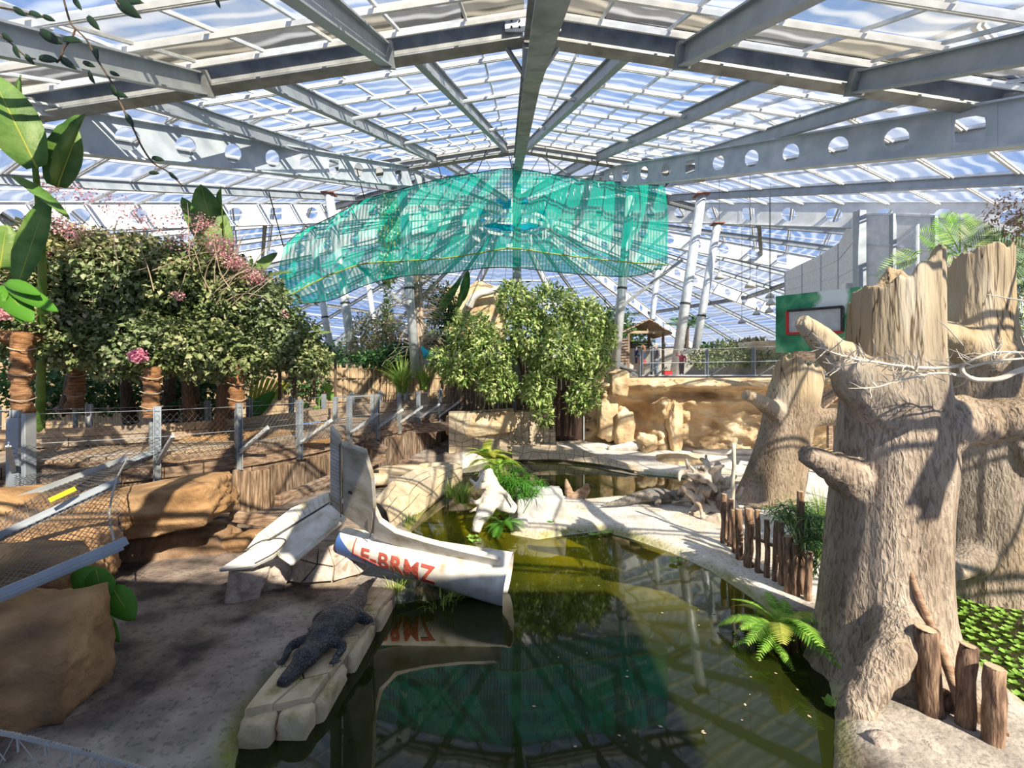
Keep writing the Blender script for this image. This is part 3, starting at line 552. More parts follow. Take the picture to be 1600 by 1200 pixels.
# plank retaining wall, each plank a part
pw = thing('wall_left', 'dark vertical plank retaining wall below the boardwalk', None, (-5.5, 12, .3), kind='structure')
s = s_of(352)
s_end = s_of(705); k = 0
while s < s_end:
    w = random.uniform(.17, .27); p, t_, n = walk(s+w/2, .18+random.uniform(0, .04)); zt = 1.36+random.uniform(-.05, .05)+(.0 if k % 5 else .05); mb = MB()
    mb.box((p.x, p.y, (zt-.1)/2+.0), (w-.015, .08+random.uniform(0, .03), zt+.1), math.atan2(t_.y, t_.x)+random.uniform(-.04, .04)); mb.build('plank', M['plank'], pw, bevel=.012); s += w; k += 1
def timber(name, a, b, w, h, lab, m='beamwood', cat='timber', n=6):
    a, b = Vector(a), Vector(b); mb = MB(); rings = []
    S_, U = frame(b-a)
    for i in range(n+1):
        q = a.lerp(b, i/n); k = 1+.08*noise.noise(q*2.3); rings.append([q+S_*x*w/2*k+U*y*h/2*k for x, y in ((-1, -1), (1, -1), (1, 1), (-1, 1))])
    mb.loft(rings); return tag(mb.build(name, M[m], bevel=.015), lab, cat)
timber('timber_beam', P(433, 783, 9.3), P(600, 715, 14.2), .14, .22, 'long weathered beam leaning across the plank wall behind the aircraft fin')
timber('timber_beam', P(358, 805, 8.9), P(438, 818, 9.3), .12, .22, 'short dark beam lying at the foot of the plank wall beside the ledge rock')
timber('timber_beam', P(645, 671, 18.4), P(717, 664, 19.0), .2, .36, 'thick beam under the far end of the boardwalk', m='beamwood')
timber('timber_beam', P(594, 724, 16.6), P(700, 722, 18.6), .2, .28, 'low beam along the foot of the far plank wall')
timber('timber_sleeper', P(575, 690, 14.6), P(602, 706, 14.6), .2, .3, 'small block of timber against the planks behind the fin')
# rocks on the left
def rk(name, px, py, d, size, m, lab, seed, **k): return tag(rock(name, P(px, py, d), size, M[m], seed, **k), lab, 'rock')
rk('boulder', 25, 1025, 4.55, (.78, .62, .66), 'ochre', 'big rounded ochre boulder at the lower left edge', 3, amp=.16, box=.72, rz=.35, sub=5)
rk('ledge_rock', 222, 795, 8.0, (1.62, .85, .46), 'ochre', 'flat overhanging ochre ledge rock below the boardwalk', 9, amp=.15, box=.75, rz=.22, sub=5, rx=-.12)
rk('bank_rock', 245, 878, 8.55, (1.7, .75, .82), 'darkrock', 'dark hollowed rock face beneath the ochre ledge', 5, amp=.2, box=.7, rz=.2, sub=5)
rk('bank_rock', 62, 872, 6.6, (1.0, .7, .58), 'ochre', 'brown sloping rock behind the near wire mesh', 14, amp=.18, box=.6, rz=.3, sub=5)
rk('bank_rock', 10, 905, 5.3, (.9, .5, .42), 'ochre', 'tan rock hump at the left edge above the big boulder', 21, amp=.15, box=.6, rz=.3, sub=4)
rk('bank_rock', -60, 840, 7.0, (1.6, .9, .9), 'ochre', 'brown rock bank at the left edge under the corner post', 23, amp=.15, box=.6, sub=4)
rk('concrete_chunk', 385, 912, 6.95, (.30, .22, .34), 'concrete', 'broken pale concrete chunk propping the tailplane tip, left piece', 6, amp=.22, box=.8, rz=.5, rx=.25)
rk('concrete_chunk', 425, 900, 7.3, (.28, .24, .26), 'concrete', 'rough rusty concrete chunk propping the tailplane, right piece', 8, amp=.3, box=.7, rz=.2)
rk('flat_stone', 405, 842, 8.9, (.42, .3, .2), 'ochre', 'tan flat stone behind the tailplane', 16, amp=.15, box=.8, sub=3)
rk('flat_stone', 372, 848, 8.6, (.3, .25, .16), 'ochre', 'smaller tan stone beside the dark rock', 17, amp=.15, box=.8, sub=3)
# stone footing under the tail
ft = thing('stone_footing', 'rounded footing of fitted stones under the aircraft tail', 'stones', tuple(P(490, 900, 8)))
fc = P(500, 888, 7.8); rock('mortar_core', fc+Vector((0, .1, -.05)), (.78, .55, .46), M['mortar'], 2, amp=.05, box=.4, sub=3, parent=ft)
def dome(u, v):
    a = math.pi*(1.02+.96*u); e = math.radians(4+62*v); n = Vector((math.cos(a)*math.cos(e), math.sin(a)*math.cos(e), math.sin(e))); return fc+Vector((n.x*.80, n.y*.58+.1, n.z*.5-.06)), n
stone_patch(ft, dome, 6, 2, M['concrete'], .04, .03, 3, jit=.38)
# kerb bank of cracked stone right of the aircraft
kb = thing('stone_bank', 'sunlit bank of cracked fitted stones between plank wall and pond', 'stones', tuple(P(650, 800, 11)))
A_, B_ = [P(612, 812, 9.9), P(640, 790, 11.0), P(672, 768, 12.4), P(700, 748, 14.0), P(722, 733, 15.5)], [P(585, 775, 11.0), P(610, 756, 12.2), P(648, 735, 13.6), P(690, 732, 15.0), P(712, 725, 16.2)]
A_ = [Vector((q.x, q.y, .03)) for q in A_]
B_ = [Vector((q.x, q.y, z)) for q, z in zip(B_, (.55, .72, .78, .6, .45))]
def bank(u, v):
    i = min(int(u*4), 3); f = u*4-i; a = A_[i].lerp(A_[i+1], f); b = B_[i].lerp(B_[i+1], f); c = a.lerp(b, v)+Vector((.10, 0, .16))*math.sin(math.pi*v)
    n = nrm((A_[i+1]-A_[i]).cross(b-a)); return c, (n if n.z > 0 else -n)
V = [bank(i/16, j/6)[0]-Vector((0, 0, .03)) for i in range(17) for j in range(7)]; mesh_obj('mortar_bed', V, [(i*7+j, i*7+j+1, (i+1)*7+j+1, (i+1)*7+j) for i in range(16) for j in range(6)], M['mortar'], kb)
stone_patch(kb, bank, 11, 4, M['stone'], .03, .04, 12, jit=.33)
for i, (px, py, d, sz, lab) in enumerate(((625, 735, 15.2, (.95, .3, .17), 'long pale kerb stone at the foot of the far plank wall'), (585, 750, 13.3, (.5, .3, .2), 'smooth pale stone behind the aircraft fin'), (680, 728, 16.2, (.7, .22, .14), 'pale curved kerb stone beside the bright fern'))):
    rk('kerb_stone', px, py, d, sz, 'stone', lab, 30+i, amp=.12, box=.6, sub=3, rz=.2)
# back stone wall with fitted stones
sw = thing('wall_back_stone', 'fitted pale stone wall behind the pond, under the big shrub', None, tuple(P(785, 715, 19.6)), kind='structure')
SW = [P(701, 735, 18.8), P(868, 728, 20.3)]
def swf(u, v): q = SW[0].lerp(SW[1], u); return Vector((q.x, q.y, .02+v*2.02)), Vector((.08, -.99, 0))
mb = MB(); a, b = SW; mb.hexa([Vector((q.x, q.y+k, z)) for z in (-.2, 2.1) for q, k in ((a, .0), (b, .0), (b, .5), (a, .5))]); mb.build('mortar_core', M['mortar'], sw)
stone_patch(sw, swf, 15, 7, M['stone'], .05, .035, 5, jit=.34)
rock('rock_slab', P(752, 662, 19.6), (1.75, .7, .62), M['sandrock'], 33, amp=.14, box=.7, sub=5, rx=-.1, parent=sw)['label'] = 'smooth ochre rock slab draped over the stone wall'
lw = thing('pond_kerb', 'low kerb of cracked pale stones along the back of the pond', 'stones', tuple(P(930, 715, 19.4)))
LW = [G(800, 722, .02), G(868, 721, .02), G(930, 728, .02), G(1000, 741, .02)]
def lwf(u, v): i = min(int(u*3), 2); q = LW[i].lerp(LW[i+1], u*3-i); n = Vector((.1, -.8, .6)); return q+Vector((0, .10+v*.45, .06+v*.55*(1-.8*max(0, u-.35)/.65))), nrm(n)
stone_patch(lw, lwf, 14, 2, M['stone'], .05, .035, 15, jit=.3)
# reed fence behind the boardwalk
rfz = thing('reed_fence', 'tall brown reed cane fence behind the boardwalk', 'fence', tuple(P(560, 620, 22)))
CANE = MB().tube([(0, 0, 0), (0, 0, .7), (0, 0, 1.5), (.01, 0, 2.4)], [.06, .055, .055, .045], 6).build('cane', M['reed'], rfz); first = True
pts = catmull([P(-60, 700, 15.5), P(120, 690, 16), P(300, 680, 17.5), P(480, 660, 20), P(620, 640, 23), P(740, 630, 24.6)], 40); lens = 0
for i in range(0, 201):
    q = pts[i]; o = CANE if first else CANE.copy()
    if not first: link(o); setp(o, rfz)
    first = False; o.location = (q.x, q.y, 1.7); o.scale = (1.25, 1, random.uniform(.92, 1.08)); o.rotation_euler = (random.uniform(-.03, .03), random.uniform(-.04, .04), 0)
mb = MB(); mb.tube([(q.x, q.y-.08, 2.4) for q in pts], .03, 6); mb.tube([(q.x, q.y-.08, 3.5) for q in pts], .03, 6); mb.build('rail', M['beamwood'], rfz)
V = []
for q in pts: V += [(q.x, q.y+.1, 1.6), (q.x, q.y+.1, 4.0)]
mesh_obj('backing_mat', V, [(2*i, 2*i+2, 2*i+3, 2*i+1) for i in range(len(pts)-1)], M['reed'], rfz)
# soil bed behind the boardwalk
bed = rock('planting_bed', (-9.5, 13.2, 1.7), (4.4, 2.6, .5), M['ochre'], 4, amp=.1, box=.2, sub=4); tag(bed, kind='structure', label='orange soil bed behind the boardwalk')
# timber wall and doors behind the shrub
tw = thing('timber_wall', 'brown boarded cabin wall hidden behind the big shrub', 'wall', tuple(P(800, 690, 21)))
x = P(700, 600, 21.2).x
while x < P(948, 600, 21.2).x:
    mb = MB(); mb.box((x+.11, 21.3+random.uniform(-.02, .02), 2.5), (.20, .06, 4.0)); mb.build('board', M['plank'], tw); x += .215
dr = thing('door_1', 'dark brown sluice door under the big shrub', None, tuple(P(888, 692, 20.9)), kind='structure')
MB().box(P(888, 648, 20.85), (1.35, .10, 2.3)).build('door_leaf', M['doorbrown'], dr, bevel=.01)
for px in (864, 912): MB().box(P(px, 648, 20.8), (.07, .16, 2.4)).build('door_jamb', M['steel_d'], dr)
MB().box(P(888, 691, 20.8), (1.5, .3, .12)).build('sill', M['stone'], dr)
# ================================================================ AIRCRAFT TAIL
pl = thing('aircraft_tail', 'wrecked white aircraft tail with red letters F-BRMZ half in the pond', 'aircraft', tuple(P(600, 915, 8)))
def paint(name, cols, moss=.5): return mat(name, cols, nscale=3.5, rough=.55, bump=.12, bscale=30, pos=(.3, .62))
M['air_white'] = paint('aircraft_white', [(.36, .30, .20), (.58, .54, .47), (.70, .67, .61)]); M['air_grime'] = paint('aircraft_grime', [(.32, .27, .18), (.47, .42, .33), (.60, .56, .48)])
M['air_line'] = mat('panel_seam', [(.06, .055, .05), (.1, .09, .08)])
TA, TB = P(536, 846, 7.75), P(794, 906, 7.25); axv = nrm(TB-TA); TL = (TB-TA).length
rootc = P(530, 795, 7.6); tipc = P(392, 890, 6.7); spv = tipc-rootc; sp = nrm(spv-axv*spv.dot(axv)); upv = nrm(sp.cross(axv)); upv = upv if upv.z > 0 else -upv
def fr(t): return .20+.19*t**.9, .25+.145*t**.9       # half width, half height along the tail cone
def fus(t, a, k=1.0):
    w, h = fr(t); c, s = math.cos(a), math.sin(a); e = .8; x = math.copysign(abs(c)**e, c); y = math.copysign(abs(s)**e, s); return TA+axv*TL*t+sp*x*w*k+upv*y*h*k+upv*(.02*t)
NT, NA = 22, 40; mb = MB(); rings = [[fus(t, 2*math.pi*k/NA) for k in range(NA)] for t in [i/NT for i in range(NT+1)]]
rings += [[fus(1, 2*math.pi*k/NA, .97) for k in range(NA)], [fus(.7, 2*math.pi*k/NA, .95) for k in range(NA)]]
mb.loft(rings, cap=False); mb.f.append(tuple(range(NA))); fu = mb.build('fuselage', M['air_white'], pl, smooth=True)
mb = MB(); V = []; Fq = []
N2 = 24
for i in range(N2+1):
    t = -.01+.60*i/N2; hi = .30-1.0*max(0, (t-.1))/.5 if t > .1 else 1.7
    if t <= .1: hi = 1.6-(t+.01)/.11*1.30
    lo = -2.2
    for j in range(13): V.append(fus(max(t, 0), lo+(hi-lo)*j/12, 1.012)-axv*(.01 if t < 0 else 0))
mesh_obj('blue_belly_paint', V, [(i*13+j, i*13+j+1, (i+1)*13+j+1, (i+1)*13+j) for i in range(N2) for j in range(12)], M['bluepaint'], pl, smooth=True)['label'] = 'faded blue paint along the belly'
mb = MB(); ln = []
for i in range(30):
    t = .115 if i < 12 else .115+.16*(i-12)/17; a = 1.45-1.1*i/11 if i < 12 else .35-.36*(i-12)/17; ln.append(fus(t, a, 1.02))
mb.tube(ln, .012, 5); mb.build('red_trim_line', M['letter_red'], pl)
# registration letters wrapped on the skin
cu = bpy.data.curves.new('registration', 'FONT'); cu.body = 'F-BRMZ'; cu.size = 1; cu.space_character = 1.08; cu.offset = .022; to = bpy.data.objects.new('tmp_text', cu); link(to)
dg = bpy.context.evaluated_depsgraph_get(); me = bpy.data.meshes.new_from_object(to.evaluated_get(dg)); bpy.data.objects.remove(to)
bm = bmesh.new(); bm.from_mesh(me); bmesh.ops.triangulate(bm, faces=bm.faces); bmesh.ops.subdivide_edges(bm, edges=[e for e in bm.edges if e.calc_length() > .12], cuts=2, use_grid_fill=False); bmesh.ops.triangulate(bm, faces=bm.faces)
xs_ = [v.co.x for v in bm.verts]; x0, x1 = min(xs_), max(xs_)
for v in bm.verts:
    u = (v.co.x-x0)/(x1-x0); w = v.co.y/.73; t = .165+.45*u; a = -.08+1.06*w-.05*u; q = fus(t, a, 1.018); v.co = q
# every glyph a part: split by islands
bm.verts.ensure_lookup_table(); seen = set(); k = 0; isl = []
for v0 in bm.verts:
    if v0 in seen: continue
    st = [v0]; seen.add(v0); comp = set()
    while st:
        v = st.pop(); comp.add(v)
        for e in v.link_edges:
            o_ = e.other_vert(v)
            if o_ not in seen: seen.add(o_); st.append(o_)
    isl.append(comp)
for comp in isl:
    ids = {v: i for i, v in enumerate(comp)}; fs = [tuple(ids[v] for v in f.verts) for f in bm.faces if f.verts[0] in comp]
    o = mesh_obj('red_letter', [v.co for v in comp], fs, M['letter_red'], pl)
    so = o.modifiers.new('s', 'SOLIDIFY'); so.thickness = .006; so.offset = 0
bm.free()
def plate(name, poly, th, m, par, nv, taper=None, bevel=.012):
    mb = MB(); mb.slab([Vector(q)-nv*th/2 for q in poly], nv, th); o = recalc(mb.build(name, M[m], par, bevel=bevel)); return o
# fin and rudder (in the plane of the axis and the up vector)
def FP(px, py): # point on the fin plane through the fuselage spine
    o = Vector((0, 0, CZ)); d = P(px, py, 1)-o; q = TA+upv*.22; n = sp; return o+d*((q-o).dot(n)/d.dot(n))
plate('fin', [FP(535, 690), FP(537, 803), FP(583, 835), FP(588, 790), FP(585, 745), FP(573, 703), FP(560, 698)], .075, 'air_grime', pl, sp, bevel=.03)
plate('fin_tip', [FP(533, 690), FP(540, 692), FP(552, 697), FP(559, 706), FP(545, 701)], .10, 'air_grime', pl, sp, bevel=.02)
rd = plate('rudder', [FP(517, 664), FP(517, 780), FP(533, 802), FP(533.5, 690), FP(530, 681)], .07, 'air_grime', pl, sp, bevel=.015)
sg = -1 if sp.y > 0 else 1
for i in range(17):
    y = 690+i*6.0; MB().beam(FP(518, y)+sp*.038, FP(532, y+8)+sp*.038, .012, .012).build('rib', M['air_white'], rd)
MB().beam(FP(534.3, 690)+sp*.06, FP(535.5, 803)+sp*.06, .012, .02).build('hinge_seam', M['air_line'], pl)
plate('dorsal_strake', [FP(583, 838), FP(587, 790), FP(597, 812), FP(620, 828), FP(665, 842), FP(720, 856), FP(783, 870), FP(783, 892), FP(690, 872), FP(620, 850)], .09, 'air_white', pl, sp, bevel=.03)
MB().tube(catmull([FP(587, 787)+sp*.075, FP(587, 810)+sp*.075, FP(581, 834)+sp*.075], 5), .008, 5).build('panel_seam', M['air_line'], pl)
mb = MB(); c = FP(551, 764)+sp*.066; mb.tube([c, c+sp*.012], .035, 12); mb.build('rivet_cap', M['air_line'], pl)
# tailplane toward the viewer, elevator and tip
def SPp(px, py):
    o = Vector((0, 0, CZ)); d = P(px, py, 1)-o; q = rootc; n = nrm(spv.cross(axv)); return o+d*((q-o).dot(n)/d.dot(n))
sn = nrm(spv.cross(axv)); sn = sn if sn.z > 0 else -sn
plate('tailplane', [SPp(514, 789), SPp(542, 810), SPp(455, 884), SPp(437, 872), SPp(420, 848)], .10, 'air_white', pl, sn, bevel=.03)
el = plate('elevator', [SPp(514, 769), SPp(516, 787), SPp(420, 846), SPp(383, 862), SPp(402, 836), SPp(455, 795)], .06, 'air_white', pl, sn, bevel=.015)
plate('tip_fairing', [SPp(339, 893), SPp(383, 865), SPp(420, 846), SPp(447, 845), SPp(448, 853), SPp(425, 872), SPp(395, 886)], .13, 'air_white', pl, sn, bevel=.04)
for (a, b) in (((516, 788), (420, 847)), ):
    MB().beam(SPp(*a)+sn*.05, SPp(*b)+sn*.05, .014, .02).build('hinge_seam', M['air_line'], pl)
ts = [SPp(*q)+sn*.07 for q in ((383, 865), (410, 849), (440, 845), (448, 851), (430, 868), (400, 884))]; MB().tube(catmull(ts, 4), .008, 5).build('panel_seam', M['air_line'], pl)
for i in range(14):
    f = i/13; a = SPp(514, 771).lerp(SPp(400, 838), f)+sn*.034; b = SPp(516, 787).lerp(SPp(415, 848), f)+sn*.034; MB().beam(a, b, .010, .010).build('rib', M['air_grime'], el)
q = rootc-sp*.12; plate('far_tailplane', [q+axv*.42, q-axv*.05, q-sp*.62-axv*.0-upv*.02, q-sp*.62+axv*.33], .09, 'air_white', pl, upv, bevel=.03)
# ================================================================ SLAB PLATFORM AND ALLIGATORS
pf = thing('stone_slab_row', 'row of mossy stone slabs at the pond edge under the dark alligator', 'stones', (-2.3, 5.7, 0))
PLZ = .27; Lf = [Vector((-2.66, 4.42, 0)), Vector((-2.68, 5.03, 0)), Vector((-2.55, 6.2, 0)), Vector((-2.45, 7.15, 0))]; Rt = [Vector((-2.06, 4.62, 0)), Vector((-2.00, 5.38, 0)), Vector((-1.92, 6.2, 0)), Vector((-1.83, 7.0, 0))]
def pff(u, v):
    i = min(int(v*3), 2); f = v*3-i; q = Lf[i].lerp(Lf[i+1], f).lerp(Rt[i].lerp(Rt[i+1], f), u); return Vector((q.x, q.y, PLZ-.03)), Vector((0, 0, 1))
mb = MB()
for i in range(3): mb.hexa([Vector((q.x, q.y, -.3)) for q in (Lf[i], Rt[i], Rt[i+1], Lf[i+1])]+[Vector((q.x, q.y, PLZ-.05)) for q in (Lf[i], Rt[i], Rt[i+1], Lf[i+1])])
mb.build('core', M['mortar'], pf)
def slabs(u0, u1, v0, v1, nu, nv, seed, dp): stone_patch(pf, lambda u, v: pff(u0+(u1-u0)*u, v0+(v1-v0)*v), nu, nv, M['paving'], dp, .025, seed, jit=.22, name='slab')
slabs(.02, .98, .0, .17, 2, 1, 1, .06); slabs(0, 1, .18, .48, 2, 2, 2, .045); slabs(0, 1, .49, 1.0, 4, 5, 4, .04)
for i, (c, sz) in enumerate((((-2.51, 4.46, .05), (.19, .16, .22)), ((-2.19, 4.56, .05), (.19, .16, .22)), ((-2.06, 5.0, .04), (.13, .42, .21)), ((-2.0, 5.85, .04), (.12, .5, .21)), ((-1.93, 6.65, .04), (.11, .42, .21)))):
    rock('edge_block', c, sz, M['paving'], 60+i, amp=.07, box=.9, sub=3, parent=pf)
M['gator'] = mat('gator_hide', [(.020, .022, .028), (.045, .048, .055), (.085, .085, .085)], nscale=7, rough=.42, bump=1.0, bscale=26, bdist=.02, vor=3.0, vscale=26, spec=.5)
M['gator_g'] = mat('gator_hide_grey', [(.15, .13, .11), (.24, .21, .18), (.33, .30, .26)], nscale=7, rough=.6, bump=1.0, bscale=26, bdist=.02, vor=3.0, vscale=24)
def alligator(name, spine, L, label, m, legs, belly_z, head_turn=0):
    """spine: points from snout to tail tip on the ground; one continuous body by voxel union"""
    cv = catmull(spine, 12); cum = [0]
    for a, b in zip(cv[:-1], cv[1:]): cum.append(cum[-1]+(b-a).length)
    tot = cum[-1]; k = tot
    prof = [(0, .040, .026), (.03, .052, .034), (.07, .058, .040), (.11, .066, .046), (.145, .088, .062), (.175, .094, .070), (.20, .082, .068), (.23, .086, .075), (.27, .112, .088), (.34, .138, .100), (.42, .142, .104), (.49, .125, .098), (.54, .098, .092), (.60, .074, .086), (.70, .054, .075), (.80, .036, .056), (.90, .020, .036), (1, .006, .012)]
    tt, ww, hh = zip(*prof); mb = MB(); rings = []; NN = 60; NA = 20; fr_ = []
    sc = L/2.3
    for i in range(NN+1):
        t = i/NN; s = t*tot; j = min(max(np.searchsorted(cum, s)-1, 0), len(cv)-2); f = (s-cum[j])/(cum[j+1]-cum[j]); p = cv[j].lerp(cv[j+1], f); tg = nrm(cv[min(j+1, len(cv)-1)]-cv[max(j-1, 0)]); sd = nrm(tg.cross(Vector((0, 0, 1))))
        w = np.interp(t, tt, ww)*sc*1.75; h = np.interp(t, tt, hh)*sc*1.55; up = Vector((0, 0, 1)); ring = []; c = p+up*(h*.92)
        for q in range(NA):
            a = 2*math.pi*q/NA; ca, sa = math.cos(a), math.sin(a); y = sa*h*(1.0 if sa > 0 else .9); x = math.copysign(abs(ca)**.8, ca)*w
            if sa > .3 and .24 < t < .95: y += .011*sc*(math.sin(t*150) > .2)*(1 if q % 2 else .35)*(1.6 if t > .55 else 1)
            ring.append(c+sd*x+up*y)
        rings.append(ring); fr_.append((p, tg, sd, h, w))
    mb.loft(rings)
    def at(t): return fr_[int(round(t*NN))]
    for sg_ in (-1, 1):          # brow ridges, eyes, nostrils
        p, tg, sd, h, w = at(.125); mb.tube([p+sd*sg_*w*.42-tg*.05*sc+Vector((0, 0, h*1.75)), p+sd*sg_*w*.45+Vector((0, 0, h*2.12)), p+sd*sg_*w*.42+tg*.06*sc+Vector((0, 0, h*1.8))], [.014*sc, .028*sc, .014*sc], 8)
        p, tg, sd, h, w = at(.017); mb.tube([p+sd*sg_*w*.35+Vector((0, 0, h*1.7)), p+sd*sg_*w*.35+Vector((0, 0, h*2.15))], .014*sc, 8)
    claws = []
    for (t, sg_, f1, f2) in legs:
        p, tg, sd, h, w = at(t); hip = p+sd*sg_*w*.75+Vector((0, 0, h*.85)); kn = p+sd*sg_*(w+.12*sc)+tg*f1*sc+Vector((0, 0, h*.62)); ft_ = p+sd*sg_*(w+.10*sc)+tg*f2*sc; ft_.z = belly_z+.03*sc
        th = 1.25 if t > .4 else 1.0
        mb.tube(catmull([hip, kn, ft_], 5), lerp_list([.075*sc*th, .055*sc*th, .034*sc], 11), 10)
        dr = nrm((ft_-kn)*Vector((1, 1, 0))*.3-tg*.7+sd*sg_*.35)
        for q in range(5 if t < .4 else 4):
            a = (q-1.8)*.42; dd = Matrix.Rotation(a, 3, 'Z')@dr; e = ft_+dd*.10*sc; e.z = belly_z+.012; mb.tube([ft_, ft_.lerp(e, .6)+Vector((0, 0, .008)), e], [.020*sc, .014*sc, .009*sc], 6); claws.append((e, dd))
    body = mb.build(name, M[m], None); remesh(body, .0135*sc, 2); tag(body, label, 'alligator')
    for e, dd in claws:
        MB().tube([e-dd*.01, e+dd*.018*sc+Vector((0, 0, -.002))], [.006*sc, .0015], 5).build('claw', M['twig'], body)
    for sg_ in (-1, 1):
        p, tg, sd, h, w = at(.128); c = p+sd*sg_*w*.60+Vector((0, 0, h*1.95)); rock('eye', c, (.013*sc,)*3, M['black'], 0, amp=0, box=0, sub=2, parent=body)
    return body
z = .30
alligator('alligator', [Vector((x, y, z)) for x, y in ((-2.44, 4.74), (-2.39, 4.98), (-2.34, 5.22), (-2.30, 5.55), (-2.24, 5.95), (-2.18, 6.3), (-2.22, 6.6), (-2.24, 6.85), (-2.22, 7.15), (-2.20, 7.30))], 2.25, 'black alligator basking on the mossy slab row beside the aircraft', 'gator', [(.26, 1, -.05, -.20), (.26, -1, -.10, -.28), (.50, 1, -.05, .10), (.50, -1, -.12, -.24)], z)
g2 = [G(x, y, .2) for x, y in ((1078, 775), (1062, 777), (1045, 780), (1022, 782), (1000, 784), (978, 788), (958, 790), (938, 791))]
for q in g2: q.z = .19
alligator('alligator', g2, 2.5, 'grey alligator lying on the white sand bank beside the driftwood', 'gator_g', [(.26, -1, -.02, -.12), (.26, 1, -.02, -.10), (.47, -1, -.02, .08), (.47, 1, .02, .1)], .19)
# ================================================================ TREE SCULPTURES
def treemat(name, z0, z1, pale, bark, cracks=1.0):
    m = bpy.data.materials.new(name); m.use_nodes = True; t = m.node_tree; L = t.links.new; p = t.nodes['Principled BSDF']; p.inputs['Roughness'].default_value = .9; p.inputs['Specular IOR Level'].default_value = .2
    tc = nd(t, 'ShaderNodeTexCoord'); mp = nd(t, 'ShaderNodeMapping'); mp.inputs['Scale'].default_value = (1, 1, .28); L(tc.outputs['Object'], mp.inputs[0])
    n1 = nd(t, 'ShaderNodeTexNoise'); n1.inputs['Scale'].default_value = 1.6; n1.inputs['Detail'].default_value = 7; L(mp.outputs[0], n1.inputs['Vector'])
    n2 = nd(t, 'ShaderNodeTexNoise'); n2.inputs['Scale'].default_value = 26; n2.inputs['Detail'].default_value = 4; n2.inputs['Distortion'].default_value = .6; L(mp.outputs[0], n2.inputs['Vector'])
    sep = nd(t, 'ShaderNodeSeparateXYZ'); L(tc.outputs['Object'], sep.inputs[0]); ad = nd(t, 'ShaderNodeMath', operation='MULTIPLY_ADD'); ad.inputs[1].default_value = .9; L(n1.outputs[0], ad.inputs[0]); L(sep.outputs['Z'], ad.inputs[2])
    mr = nd(t, 'ShaderNodeMapRange'); mr.inputs['From Min'].default_value = z0+.45; mr.inputs['From Max'].default_value = z1+.45; L(ad.outputs[0], mr.inputs[0])
    ca = ramp(t, n1.outputs[0], bark, [.3, .5, .68]); cb = ramp(t, n1.outputs[0], pale, [.3, .5, .68]); mx = nd(t, 'ShaderNodeMix', data_type='RGBA'); L(mr.outputs[0], mx.inputs[0]); L(ca, mx.inputs[6]); L(cb, mx.inputs[7])
    cr2 = ramp(t, n2.outputs[0], [(.45, .42, .40), (1, 1, 1)], [.36, .52]); mu = nd(t, 'ShaderNodeMix', data_type='RGBA', blend_type='MULTIPLY'); iv = nd(t, 'ShaderNodeMath', operation='SUBTRACT'); iv.inputs[0].default_value = .75; L(mr.outputs[0], iv.inputs[1]); iv.use_clamp = True
    L(iv.outputs[0], mu.inputs[0]); L(mx.outputs[2], mu.inputs[6]); L(cr2, mu.inputs[7]); 
    mp4 = nd(t, 'ShaderNodeMapping'); mp4.inputs['Scale'].default_value = (1, 1, .06); L(tc.outputs['Object'], mp4.inputs[0]); n4 = nd(t, 'ShaderNodeTexNoise'); n4.inputs['Scale'].default_value = 5.5*cracks; n4.inputs['Detail'].default_value = 3; n4.inputs['Distortion'].default_value = .12; L(mp4.outputs[0], n4.inputs['Vector'])
    sb = nd(t, 'ShaderNodeMath', operation='SUBTRACT'); sb.inputs[1].default_value = .5; L(n4.outputs[0], sb.inputs[0]); ab = nd(t, 'ShaderNodeMath', operation='ABSOLUTE'); L(sb.outputs[0], ab.inputs[0]); ck = ramp(t, ab.outputs[0], [(.28, .22, .17), (1, 1, 1)], [.002, .012]); mc = nd(t, 'ShaderNodeMix', data_type='RGBA', blend_type='MULTIPLY'); L(mr.outputs[0], mc.inputs[0]); L(mu.outputs[2], mc.inputs[6]); L(ck, mc.inputs[7]); L(mc.outputs[2], p.inputs['Base Color'])
    mp2 = nd(t, 'ShaderNodeMapping'); mp2.inputs['Scale'].default_value = (1, 1, .12); L(tc.outputs['Object'], mp2.inputs[0]); n3 = nd(t, 'ShaderNodeTexNoise'); n3.inputs['Scale'].default_value = 14; n3.inputs['Detail'].default_value = 3; L(mp2.outputs[0], n3.inputs['Vector'])
    hm = nd(t, 'ShaderNodeMix'); L(mr.outputs[0], hm.inputs[0]); L(n2.outputs[0], hm.inputs[2]); L(n3.outputs[0], hm.inputs[3])
    b = nd(t, 'ShaderNodeBump'); b.inputs['Strength'].default_value = 1.0; b.inputs['Distance'].default_value = .05; L(hm.outputs[0], b.inputs['Height']); L(b.outputs[0], p.inputs['Normal']); return m
PALE = [(.29, .215, .13), (.43, .34, .23), (.53, .45, .34)]; BARK = [(.20, .15, .11), (.35, .28, .215), (.46, .38, .305)]
